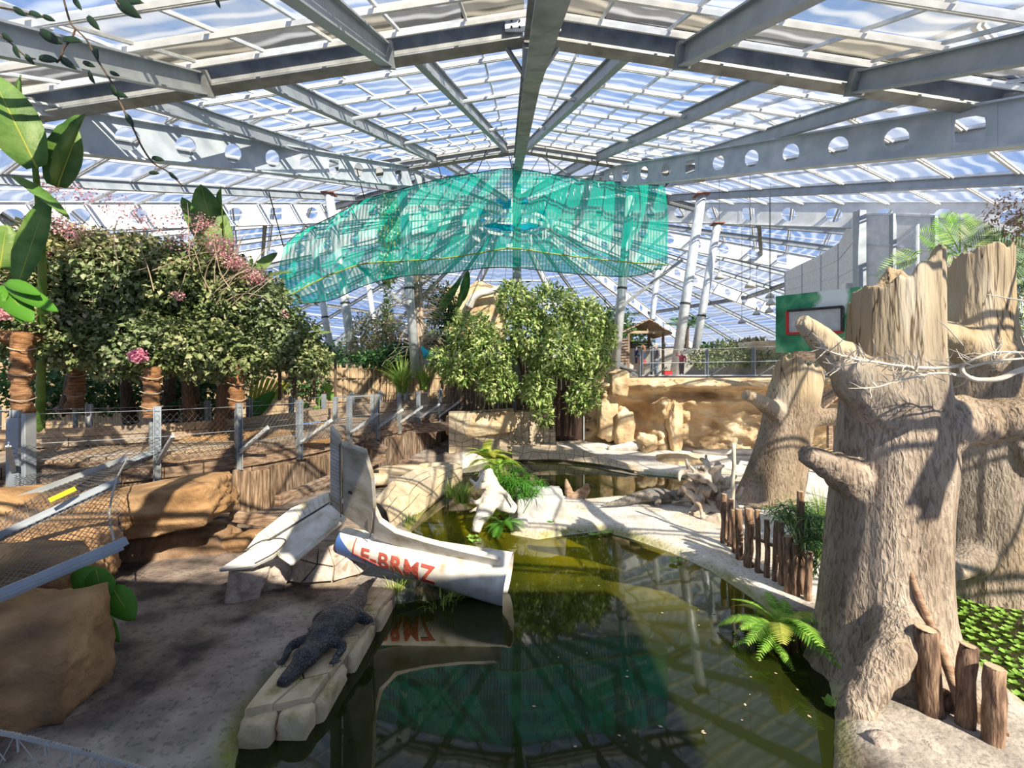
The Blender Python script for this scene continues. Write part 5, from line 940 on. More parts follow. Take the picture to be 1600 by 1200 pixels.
for i in range(9): MB().tube(catmull([P(800+i*12, 680, 20.3), P(790+i*14, 590, 19.8), P(740+i*24, 500, 19.4)], 5), lerp_list([.10, .07, .03], 11), 8, jit=.15).build('stem', M['bark_s'], shb)
# bare tree, yucca, tarp and the green behind the boardwalk
bt = thing('bare_tree', 'leafless pale tree standing behind the boardwalk left of the shrub', 'tree', tuple(P(652, 590, 21.5)))
for k in range(3): MB().tube(catmull([P(654+k*3, 600, 21.5), P(650+k*4, 520, 21.5), P(645+k*6, 440, 21.5), P(650+k*3, 395-k*10, 21.5)], 5), lerp_list([.16, .14, .08, .03], 16), 8, jit=.2, seed=k).build('trunk', M['twig_g'], bt, smooth=True)
mb = MB()
for i in range(190):
    q = [P(rr.uniform(646, 662), rr.uniform(420, 560), 21.5)]; sg = rr.choice((-1, 1)); dr = nrm((sg*1, rr.uniform(-.5, .5), rr.uniform(-.2, .7)))
    for k in range(5): dr = nrm(dr+Vector((rr.uniform(-.4, .4), rr.uniform(-.3, .3), rr.uniform(-.55, .4)))); q.append(q[-1]+dr*rr.uniform(.15, .42))
    mb.tube(q, [.022, .018, .014, .011, .009, .006], 4)
mb.build('twigs', M['twig_g'], bt)['kind'] = 'stuff'
def grass_clump(name, lab, c, n, L_, spread, m, w=.05, cat='grass', up=1.0, seg=4):
    c = Vector(c); V, Q = [], []
    for i in range(n):
        a = rng.uniform(0, 2*math.pi); l = L_*rng.uniform(.55, 1.1); tilt = rng.uniform(.1, 1.0)*spread; h = np.array([math.cos(a), math.sin(a), 0]); s_ = np.array([-h[1], h[0], 0]); b0 = np.array(c)+h*rng.uniform(0, .25)*spread; base = len(V)
        for k in range(seg+1):
            t_ = k/seg; p_ = b0+h*tilt*l*t_*t_*.9+np.array([0, 0, up*l*(t_-.45*tilt*t_*t_)]); ww = w*(1-t_*.92)/2; V += [p_-s_*ww, p_+s_*ww]
        for k in range(seg): Q.append((base+2*k, base+2*k+1, base+2*k+3, base+2*k+2))
    o = np_mesh(name, V, Q, M[m]); return tag(o, lab, cat)
grass_clump('yucca', 'spiky light-green strap-leaf plant beside the bare tree', P(628, 615, 20.5), 150, 1.9, 1.0, 'leaf_grass', .09, 'plant'); grass_clump('yucca', 'strap-leaf plant right of the bare tree by the fence', P(662, 610, 20.8), 110, 1.5, .8, 'leaf_grass', .08, 'plant')
tp_ = [P(658, 539, 20.6), P(702, 550, 20.3), P(700, 559, 20.0), P(664, 560, 20.2)]; V = []
for i in range(9):
    for j in range(5): u, v = i/8, j/4; q = (tp_[0]*(1-u)+tp_[1]*u)*(1-v)+(tp_[3]*(1-u)+tp_[2]*u)*v; V.append(q+Vector((0, -.25*math.sin(math.pi*v), -.22*math.sin(math.pi*u)*(1-v))))
o = mesh_obj('tarpaulin', V, [(i*5+j, i*5+j+1, (i+1)*5+j+1, (i+1)*5+j) for i in range(8) for j in range(4)], M['tarp'], smooth=True); o.modifiers.new('t', 'SOLIDIFY').thickness = .02; tag(o, 'small turquoise tarpaulin strung beside the bare tree', 'tarpaulin')
for nm, lab, bl_, n, sz, m in (('bush', 'brown-green dry bush behind the reed fence left of the bare tree', [(590, 515, 25, (1.6, 1, 1.0)), (570, 545, 24.5, (1.4, 1, .7))], 2600, (.14, .26), 'leaf_olive'), ('bush', 'dark broad-leaved bush over the reed fence', [(590, 562, 22.5, (1.4, .8, .45)), (625, 552, 22.6, (1.0, .8, .5))], 1500, (.2, .36), 'leaf_dark'), ('bush', 'orange-leaved bush at the foot of the bare tree', [(630, 530, 23.2, (.7, .5, .3)), (675, 535, 23, (.8, .5, .3))], 420, (.12, .22), 'leaf_dry'), ('bush', 'green bush behind the shrub right of the bare tree', [(690, 480, 24, (.9, .7, 1.3)), (690, 540, 23.4, (.8, .6, .6))], 1500, (.18, .34), 'leaf_dark'), ('bush', 'low leafy bush at the far left behind the vine', [(500, 560, 22, (1.4, 1, .8)), (470, 600, 20, (1.2, .8, .6))], 1800, (.16, .3), 'leaf_dark'),
                              ('bush', 'tall yellow-green foliage seen through the left half of the net', [(612, 330, 26.5, (.6, .5, 1.0)), (610, 365, 26.5, (.7, .5, 1.0)), (606, 420, 26.5, (.4, .4, 1.5)), (606, 500, 26.5, (.3, .3, 2.0))], 1500, (.2, .4), 'leaf_light'), ('bush', 'dark bush behind the hut', [(985, 530, 31, (1.6, 1, 1.2)), (950, 505, 31.5, (1.8, 1, 1.4))], 1600, (.2, .4), 'leaf_dark')):
    pts, ou = blob_pts(px_blobs(bl_), n, .3); tag(leaf_cloud(nm, pts, ou, sz, M[m], None, .45, .2, kind=None), lab, 'bush')
for a, b, W, lab in (((690, 500), (722, 425), .6, 0), ((712, 470), (728, 420), .7, 1), ((700, 480), (695, 440), .5, 0)): pass
bn3 = thing('banana_plant', 'banana leaves behind the big shrub right of the bare tree', 'banana plant', tuple(P(705, 560, 23)))
for a, b, W in (((678, 500), (722, 432), .45), ((722, 470), (732, 422), .5), ((716, 480), (728, 440), .35)): place_leaf('leaf', P(*a, 22.6), P(*b, 22.4), W, 'leaf_banana', bn3, (.2, -1, .2), .05, .15)
MB().tube([P(705, 580, 23), P(715, 480, 22.7)], .1, 8).build('stem', M['leaf_fern_y'], bn3)
# --- ferns
def frond_mesh(L_, npin, W, droop, seed=0):
    V, Q = [], []; r_ = random.Random(seed)
    def sp_(t): return Vector((0, L_*(t-.12*droop*t*t), L_*(.55*t-droop*t*t)))
    for i in range(npin):
        t = .12+.86*i/npin; p_ = sp_(t); tg = nrm(sp_(t+.02)-sp_(t-.02)); l = W*math.sin(math.pi*(t*.86+.1))**.8*r_.uniform(.9, 1.1)
        for s_ in (-1, 1):
            dr = nrm(Vector((s_, 0, -.15))+tg*.45); b = len(V); w = tg*L_/npin*.42; V += [p_-w, p_+dr*l*.5-w*.9, p_+dr*l, p_+dr*l*.5+w*.9, p_+w]; Q += [(b, b+1, b+4), (b+1, b+3, b+4), (b+1, b+2, b+3)]
    b = len(V); N = 12
    for i in range(N+1): q = sp_(i/N); ww = .012*L_*(1-i/N); V += [q+Vector((-ww, 0, .003)), q+Vector((ww, 0, .003))]
    for i in range(N): Q += [(b+2*i, b+2*i+1, b+2*i+3), (b+2*i, b+2*i+3, b+2*i+2)]
    return [tuple(v) for v in V], Q
FR = []
for i, (dr_, np_) in enumerate(((.75, 26), (.95, 26), (1.15, 24))):
    me = bpy.data.meshes.new('frond'); me.from_pydata(*[[v for v in x] if False else x for x in (frond_mesh(1, np_, .19, dr_, i)[0], [], frond_mesh(1, np_, .19, dr_, i)[1])]); FR.append(me)
def fern(lab, c, n, L_, m, seed, tilt=0, m2=None, flatten=1.0):
    r_ = random.Random(seed); root = thing('fern', lab, 'fern', tuple(c)); key = {}
    for i in range(n):
        mm = m2 if (m2 and i % 4 == 1) else m; k = (i % 3, mm)
        if k not in key: me = FR[i % 3].copy(); me.materials.append(M[mm]); key[k] = me
        o = bpy.data.objects.new('frond', key[k]); link(o); o.parent = root; s_ = L_*r_.uniform(.7, 1.1); o.scale = (s_, s_, s_*flatten); o.rotation_euler = (r_.uniform(.0, .85)-tilt, r_.uniform(-.25, .25), 2*math.pi*i/n+r_.uniform(-.25, .25))
    return root
fern('large bright fern at the foot of the nearest stump', P(1218, 985, 6.0), 20, .86, 'leaf_fern', 1, m2='leaf_fern_y')
fern('drooping lower tuft of the fern beside the nearest stump', P(1205, 1010, 5.85), 9, .5, 'leaf_fern', 12)
fern('yellow-green fern glowing at the foot of the back stone wall', P(762, 720, 15.4), 20, 1.15, 'leaf_fern_y', 2, m2='leaf_fern'); fern('second yellow-green fern in front of the stone wall', P(782, 730, 14.6), 12, .85, 'leaf_fern', 3)
fern('dark green fern beneath the white driftwood stump', P(786, 822, 10.2), 14, .6, 'leaf_big', 4); fern('small fern on the pale boulder', P(866, 822, 10.5), 6, .28, 'leaf_big', 5)
# papyrus, grasses
def papyrus(lab, c, n, h, r_, m='leaf_grass', spread=.6, cat='papyrus'):
    root = thing('papyrus', lab, cat, tuple(c)); V, Q = [], []; mb = MB()
    for i in range(n):
        a = rng.uniform(0, 6.28); e = Vector(c)+Vector((math.cos(a), math.sin(a), 0))*spread*rng.uniform(.1, 1)+Vector((0, 0, h*rng.uniform(.5, 1.05))); mb.tube([Vector(c)+Vector((rng.uniform(-.15, .15), rng.uniform(-.1, .1), 0)), Vector(c).lerp(e, .6)+Vector((0, 0, .08)), e], .008, 4)
        for k in range(18):
            b_ = 2*math.pi*k/18+rng.uniform(0, .2); d_ = Vector((math.cos(b_), math.sin(b_), rng.uniform(-.35, .35))); l = r_*rng.uniform(.7, 1.1); s_ = Vector((-d_.y, d_.x, 0))*.010; b = len(V); V += [e-s_, e+s_, e+d_*l*.6+s_, e+d_*l*.6-s_, e+d_*l-Vector((0, 0, .10*l/.3))]; Q += [(b, b+1, b+2), (b, b+2, b+3), (b+3, b+2, b+4)]
    mb.build('stalks', M[m], root)['kind'] = 'stuff'; o = np_mesh('sprays', V, Q, M[m], root); o['kind'] = 'stuff'; return root
papyrus('papyrus clump behind the white driftwood stump', P(800, 790, 11.4), 22, .9, .32, 'leaf_big', .55); papyrus('papyrus over the left side of the pale boulder', P(825, 800, 10.7), 12, .8, .30, 'leaf_big', .5); papyrus('dark papyrus between the palisade and the nearest stump', P(1270, 900, 7.2), 30, 1.1, .34, 'leaf_dark', .5); papyrus('dark papyrus clump before the leaning pale stump', P(1240, 850, 9.0), 14, .7, .32, 'leaf_dark', .5); papyrus('papyrus tuft left of the papyrus behind the driftwood', P(772, 765, 12.6), 14, .7, .3, 'leaf_grass', .5)
for lab, c, n, L_, sp_, m in (('tall sunlit grass between the leaning stump and the nearest stump', P(1285, 850, 10.5), 420, 1.5, .9, 'leaf_grass'), ('green grass tuft lower down beside the nearest stump', P(1290, 900, 8.6), 260, 1.1, .9, 'leaf_grass'), ('reedy grass in the pond left of the white driftwood', P(722, 785, 11.8), 160, .7, .9, 'leaf_grass'), ('pale grass tuft above the pond bank left of the driftwood', P(705, 775, 12.6), 90, .5, .9, 'leaf_grass'), ('grass tuft on the bank behind the aircraft', P(640, 752, 14.2), 90, .3, 1.2, 'leaf_grass'), ('grass tuft at the water edge below the letters', P(690, 945, 7.0), 40, .34, 1.3, 'leaf_grass'), ('grass sprig between slab row and aircraft', P(620, 930, 7.2), 30, .28, 1.3, 'leaf_grass'), ('grass tuft by the stone bank next to the pond', P(637, 815, 10.2), 40, .3, 1.0, 'leaf_dark')):
    grass_clump('grass_tuft', lab, c, n, L_, sp_, m, .025 if L_ > .4 else .016)
# floating plants
def rosettes(name, C, R_, m, lab, cat, kind=None):
    V, Q = [], []
    for (x, y), r_ in zip(C, R_):
        a0 = rng.uniform(0, 6)
        for k in range(6):
            a = a0+k*1.047; d_ = np.array([math.cos(a), math.sin(a), .0]); s_ = np.array([-d_[1], d_[0], 0]); b = len(V); c = np.array([x, y, .015]); up = np.array([0, 0, r_*rng.uniform(.3, .75)]); V += [c, c+d_*r_*.6+s_*r_*.42+up*.7, c+d_*r_+up, c+d_*r_*.6-s_*r_*.42+up*.7]; Q += [(b, b+1, b+2), (b, b+2, b+3)]
    o = np_mesh(name, V, Q, M[m]); return tag(o, lab, cat, kind=kind)
C, R_ = [], []; cells = {}
for k in range(26000):
    x, y = rng.uniform(5.4, 10.5), rng.uniform(3.2, 8.6); ci, cj = int(x/.125), int(y/.125)
    if any((x-a)**2+(y-b)**2 < .125**2 for u in (-1, 0, 1) for v in (-1, 0, 1) for a, b in cells.get((ci+u, cj+v), ())): continue
    if sdf(POND2, np.array([x]), np.array([y]))[0] < .05: cells.setdefault((ci, cj), []).append((x, y)); C.append((x, y)); R_.append(rng.uniform(.056, .072))
C = np.array(C); R_ = np.array(R_); vis = (C[:, 0]/C[:, 1]*F+800 < 1605) & (C[:, 0]/C[:, 1]*F+800 > 1470); order = np.argsort(np.where(vis, C[:, 1], 99)); near, rest = order[:300], order[300:]
proto = rosettes('water_lettuce', [(0, 0)], [1.0], 'leaf_lettuce', 'bright green rosette in the floating water lettuce carpet at the right', 'water lettuce'); proto['group'] = 'water lettuce rosettes'
for k, q in enumerate(near):
    o = proto if k == 0 else proto.copy()
    if k: link(o)
    o.location = (C[q][0], C[q][1], -.004); o.scale = (R_[q],)*3; o.rotation_euler = (0, 0, rng.uniform(0, 6.28))
rosettes('water_lettuce_carpet', [tuple(c) for c in C[rest]], R_[rest], 'leaf_lettuce', 'farther part of the floating water lettuce carpet around the broad stump', 'water lettuce', 'stuff')
for i, (px, py) in enumerate(((738, 848), (905, 832), (945, 835), (1052, 880), (735, 842), (925, 838), (1300, 1105), (893, 830))):
    g = G(px, py, 0); rosettes('floating_plant', [(g.x, g.y), (g.x+.14, g.y+.05)], [.10, .07], 'leaf_lettuce', ('floating rosette near the aircraft nose', 'floating rosette by the pale boulder', 'pair of floating rosettes by the sand bank', 'floating rosette at the right of the pond', 'small rosette behind the aircraft fuselage', 'rosette near the sand bank edge', 'rosette beside the nearest stump root', 'rosette touching the pale boulder')[i], 'water plant')
for i in range(26):
    px, py = rng.uniform(830, 1280), rng.uniform(900, 1190); g = G(px, py, 0)
    if sdf(POND, np.array([g.x]), np.array([g.y]))[0] > -.15: continue
    a = rng.uniform(0, 6); s_ = rng.uniform(.010, .024); o = mesh_obj('fallen_leaf', [(g.x+s_*math.cos(a+k)*(1.5 if k in (0, 3.14) else .6), g.y+s_*math.sin(a+k), .006) for k in (0, 1.57, 3.14, 4.71)], [(0, 1, 2, 3)], M['twig_g']); tag(o, 'tiny pale fallen leaf floating on the dark pond', 'leaf', 'fallen leaves on the pond')
# --- tropical foliage at the right and hedge on the upper path
rt = thing('palm_tree', 'feathery palm crown above the stumps at the right edge', 'palm', tuple(P(1520, 660, 13.8)))
def pinnate(par, a, b, W, m, n=16, face=(0, -1, .3), droop=.2, name='frond'):
    a, b = Vector(a), Vector(b); y = nrm(b-a); f = Vector(face); z = nrm(f-y*f.dot(y)); x = y.cross(z); Ln = (b-a).length; V, Q = [], []
    for i in range(n):
        t = .15+.83*i/n; p_ = a+y*Ln*t-Vector((0, 0, droop*Ln*t*t)); l = W*math.sin(math.pi*(t*.8+.15))
        for s_ in (-1, 1): d_ = nrm(x*s_+y*.6-Vector((0, 0, .25))); w = y*Ln/n*.24; k = len(V); V += [p_, p_+d_*l*.5+w, p_+d_*l, p_+d_*l*.5-w]; Q += [(k, k+1, k+2), (k, k+2, k+3)]
    o = np_mesh(name, V, Q, M[m], par); MB().tube([a+y*Ln*t-Vector((0, 0, droop*Ln*t*t)) for t in (0, .3, .6, 1)], [.02, .015, .01, .004], 5).build('rachis', M[m], o); return o
for i, (a, b, W, m) in enumerate((((1500, 400), (1435, 345), .45, 'leaf_fern'), ((1500, 395), (1465, 320), .5, 'leaf_fern'), ((1500, 395), (1500, 318), .5, 'leaf_fern'), ((1505, 395), (1540, 335), .45, 'leaf_light'), ((1500, 400), (1450, 385), .4, 'leaf_light'), ((1500, 405), (1440, 420), .4, 'leaf_fern'), ((1510, 400), (1575, 360), .5, 'leaf_dark'), ((1520, 400), (1610, 370), .5, 'leaf_dark'), ((1530, 410), (1620, 400), .5, 'leaf_dark'), ((1540, 420), (1630, 430), .5, 'leaf_dark'), ((1440, 390), (1370, 420), .3, 'leaf_fern'), ((1440, 395), (1395, 400), .3, 'leaf_light'), ((1560, 440), (1625, 480), .45, 'leaf_mid'), ((1480, 430), (1440, 470), .4, 'leaf_dark'), ((1490, 440), (1480, 500), .4, 'leaf_mid'), ((1560, 460), (1600, 540), .4, 'leaf_mid'))):
    pinnate(rt, P(*a, 13.3), P(*b, 13.0+.1*(i % 3)), W*1.4, m)
MB().tube([P(1520, 660, 13.8), P(1505, 400, 13.4)], [.2, .12], 10).build('trunk', M['bark_s'], rt)
pts, ou = blob_pts(px_blobs([(1560, 420, 14, (1.2, .8, 1.0)), (1590, 480, 14, (.9, .7, 1.4)), (1470, 480, 14.2, (.5, .5, 1.1)), (1600, 380, 14, (1, .7, .7)), (1450, 590, 14.5, (.6, .5, 1.0))]), 2600, .3); tag(leaf_cloud('tree_foliage', pts, ou, (.14, .28), M['leaf_mid'], None, .35, .4, kind=None), 'loose green foliage behind the broad stump at the right edge', 'foliage')
pts, ou = blob_pts(px_blobs([(1590, 340, 8, (.25, .3, .6)), (1560, 330, 8.2, (.2, .2, .35))]), 420, .1); tag(leaf_cloud('dry_spray', pts, ou, (.05, .10), M['leaf_dry'], None, .3, .4, kind=None), 'thin dry brown spray hanging at the upper right edge', 'foliage')
# ================================================================ BACKGROUND: ROCK WALL, UPPER PATH, HUT, PEOPLE, NET
def rockwall(name, lab, line, z0, z1f, m, feats, seed, nu=120, nv=60):
    cv = catmull(line, 12); V = []
    def at(u): s = u*(len(cv)-1); i = min(int(s), len(cv)-2); return cv[i].lerp(cv[i+1], s-i), nrm(Vector((cv[i+1].y-cv[i].y, -(cv[i+1].x-cv[i].x), 0)))
    for i in range(nu+1):
        u = i/nu; c, n = at(u); zt = z1f(u)
        for j in range(nv+1):
            v = j/nv; z = z0+(zt-z0)*v; o = .45*fbm((c.x*.6+seed, z*1.1, c.y*.5), 5)+.14*fbm((c.x*2.2, z*3.5, seed), 4)-.12*abs(noise.noise(Vector((c.x*1.3, z*.6, 7))))
            for (fu, fv, su, sv, am) in feats: o += am*math.exp(-((u-fu)/su)**2-((v-fv)/sv)**2)
            if v > .985: o -= .5
            V.append(c+n*o+Vector((0, 0, z)))
    W = nv+1; o = mesh_obj(name, V, [(i*W+j, (i+1)*W+j, (i+1)*W+j+1, i*W+j+1) for i in range(nu) for j in range(nv)], M[m], None, True); s_ = o.modifiers.new('thick', 'SOLIDIFY'); s_.thickness = .3; s_.offset = -1
    return tag(o, kind='structure', label=lab)
def gp(px, py, d): q = P(px, py, d); return Vector((q.x, q.y, 0))
RWALL = rockwall('wall_right_rock', 'sunlit ochre rock face with overhanging ledge behind the pond', [gp(915, 700, 21.3), gp(945, 700, 20.8), gp(1000, 700, 20.3), gp(1060, 700, 19.9), gp(1130, 705, 19.4), gp(1200, 705, 18.6), gp(1290, 705, 17.4), gp(1370, 705, 16.6), gp(1480, 705, 15)], .2, lambda u: 3.55 if u > .1 else 3.2, 'sandrock',
    [(.20, .90, .10, .13, .55), (.30, .88, .07, .12, .60), (.24, .45, .05, .35, -.55), (.285, .3, .012, .35, .35), (.32, .25, .025, .45, .55), (.33, .55, .015, .3, .3), (.42, .9, .12, .07, .45), (.40, .78, .10, .05, -.25), (.47, .68, .08, .05, .25), (.55, .9, .12, .08, .4), (.13, .6, .03, .5, .45), (.10, .3, .02, .4, -.2), (.70, .9, .15, .08, .4)], 2)
tag(MB().tube([P(1083, 708, 19.2), P(1130, 707, 18.8), P(1185, 706, 18.2)], .13, 12, jit=.12).build('log_rail', M['drift_w'], smooth=True), 'upper pale log lying along the foot of the rock face', 'log'); tag(MB().tube([P(1083, 716, 19.1), P(1130, 716, 18.7), P(1190, 716, 18.0)], .12, 12, jit=.12, seed=3).build('log_rail', M['drift_w'], smooth=True), 'lower pale log lying along the foot of the rock face', 'log')
rk('cave_pillar', 1055, 670, 19.5, (.35, .35, 1.3), 'sandrock', 'eroded sandy pillar beside the rock cave', 51, amp=.3, box=.2, sub=4); rk('cave_rock', 1010, 692, 19.3, (.45, .3, .45), 'sandrock', 'small jagged sandy rock at the cave mouth', 52, amp=.4, box=.2, sub=4); rk('shore_rock', 1060, 722, 18.3, (1.1, .8, .35), 'sandrock', 'low sandy hump on the far shore of the pond', 53, amp=.15, box=.3, sub=4)
for i, (px, py, d, sz) in enumerate(((948, 640, 20.6, (.5, .5, 1.5)), (965, 600, 20.2, (.5, .5, .7)), (975, 670, 20.3, (.5, .5, 1.0)))): rock('rock_buttress', P(px, py, d), sz, M['sandrock'], 55+i, amp=.2, box=.6, sub=4, parent=RWALL)
# upper path and its fence
up = [gp(930, 0, 24.5), gp(1000, 0, 22.5), gp(1100, 0, 21.3), gp(1172, 0, 20), gp(1250, 0, 18.8), gp(1330, 0, 17.9), gp(1460, 0, 16.6)]; upc = catmull(up, 6); UPZ = 3.62
V = []
for q in upc: V += [q+Vector((0, -.35, UPZ)), q+Vector((0, 5.5, UPZ)), q+Vector((0, -.35, UPZ-.5)), q+Vector((0, 5.5, UPZ-.5))]
n = len(upc); Fq = []
for i in range(n-1): b = 4*i; Fq += [(b, b+4, b+5, b+1), (b+2, b+3, b+7, b+6), (b, b+2, b+6, b+4), (b+1, b+5, b+7, b+3)]
M['pathm'] = mat('path_sand', [(.42, .34, .25), (.55, .46, .36)], nscale=2, rough=.95); tag(mesh_obj('upper_path', V, Fq, M['pathm']), kind='structure', label='sandy upper visitor path above the rock face')
ufn = thing('path_fence', 'galvanised fence with outriggers and fine mesh along the upper path', 'fence', tuple(gp(1100, 0, 21)+Vector((0, 0, 3.4))))
ub, ut = [], []
for px in (993, 1021, 1097, 1172, 1249, 1330, 1420):
    k = min(range(n), key=lambda i: abs(upc[i].x/upc[i].y*F+800-px)); q = upc[k]+Vector((0, -.3, 0)); t_ = nrm(upc[min(k+1, n-1)]-upc[max(k-1, 0)]); ipost(ufn, q, 3.25, 4.92, t_, w=.12); bs = q+Vector((0, -.05, 3.5)); tp2 = q+Vector((.55, -.6, 4.05)); ub.append(bs); ut.append(tp2); mb = MB(); mb.beam(bs, tp2, .10, .06); mb.build('outrigger', M['steel_d'], ufn)
for i in range(len(ub)-1): wires(ufn, (ub[i], ub[i+1], ub[i+1]+Vector((0, 0, 1.3)), ub[i]+Vector((0, 0, 1.3))), 22, 10, .0035)
for zz, rr_ in ((1.38, .012), (.75, .02), (.12, .05)): MB().tube([b+Vector((0, 0, zz)) for b in ub], rr_, 6).build('rail', M['steel_l'], ufn)
for i, (a, b) in enumerate(((940, 1100), (1100, 1250), (1250, 1420))):
    ks = [q for q in upc if a-5 <= q.x/q.y*F+800 <= b+5]; mb = MB(); mb.tube([q+Vector((0, -.32, 3.38)) for q in ks], .12, 8) if len(ks) > 1 else None; tag(mb.build('edge_sleeper', M['beamwood']), ('left', 'middle', 'right')[i]+' timber sleeper along the edge of the upper path', 'timber')
pts, ou = blob_pts(px_blobs([(1100, 560, 24, (.9, .5, .55)), (1135, 553, 24, (1.0, .5, .75)), (1180, 560, 23.5, (1.2, .5, .5)), (1235, 563, 22.5, (1.2, .5, .45)), (1290, 568, 21.5, (1.1, .5, .4))]), 3600, .4); tag(leaf_cloud('hedge', pts, ou, (.12, .24), M['leaf_mid'], None, .5, .1, kind=None), 'clipped green hedge behind the upper path fence', 'hedge')
rk('background_rock', 1195, 548, 26, (2.2, 1, .6), 'sandrock', 'smooth beige mound behind the hedge left of the mural', 63, amp=.06, box=.3, sub=4)
# hut
hut = thing('hut', 'small open timber hut with shingled gable roof on the upper path', 'hut', tuple(gp(998, 0, 26)+Vector((0, 0, UPZ))))
hd = 25.5; hx0, hx1 = P(982, 0, hd).x, P(1036, 0, hd).x; xm = (hx0+hx1)/2+.1; zE, zR = P(0, 519, hd).z, P(0, 503, hd).z
for x in (hx0, hx1):
    for y in (hd, hd+2.6): MB().box((x, y, (UPZ+zE)/2), (.12, .12, zE-UPZ)).build('corner_post', M['beamwood'], hut)
MB().beam((hx0-.1, hd, zE), (hx1+.1, hd, zE), .1, .14).build('tie_beam', M['cutwood'], hut); MB().beam((xm, hd, zE), (xm, hd, zR), .08, .08, (0, 1, 0)).build('king_post', M['beamwood'], hut)
for s_, xe in ((-1, hx0-.9), (1, hx1+.35)):
    for k in range(8):
        f0, f1 = k/8, (k+1)/8+.03; a = Vector((xm, 0, zR+.08)).lerp(Vector((xe, 0, zE-.12 if s_ > 0 else zE-.3)), f0); b = Vector((xm, 0, zR+.08)).lerp(Vector((xe, 0, zE-.12 if s_ > 0 else zE-.3)), f1)
        mb = MB(); mb.hexa([Vector((a.x, hd-.4, a.z)), Vector((b.x, hd-.4, b.z)), Vector((b.x, hd+3, b.z)), Vector((a.x, hd+3, a.z)), Vector((a.x, hd-.4, a.z+.05)), Vector((b.x, hd-.4, b.z+.09)), Vector((b.x, hd+3, b.z+.09)), Vector((a.x, hd+3, a.z+.05))]); mb.build('shingle_course', M['deck'], hut)
for k in range(12):
    z = UPZ+.25+k*.17; MB().box((hx0-.02, hd+1.3, z), (.04, 2.6, .1)).build('slat', M['beamwood'], hut); MB().beam((hx0, hd-.02, z), (hx0-1.05, hd-1.4, z-.02*k), .04, .10).build('slat', M['beamwood'], hut); MB().box((xm, hd+2.6, z), (hx1-hx0, .04, .1)).build('slat', M['beamwood'], hut)
gr = thing('sluice_canopy', 'lean-to metal canopy beside the hut above the door', 'canopy', tuple(P(965, 580, 22)))
for k in range(5): a, b = P(942+k*3, 562+k*1.5, 22.6-k*.2), P(978+k*4, 584-k*1.2, 21.6-k*.1); MB().beam(a, b, .14, .05).build('panel_strip', M['steel_l' if k % 2 else 'steel_d'], gr)
MB().beam(P(960, 562, 22.2), P(996, 588, 21.6), .10, .12).build('edge_channel', M['steel'], gr)
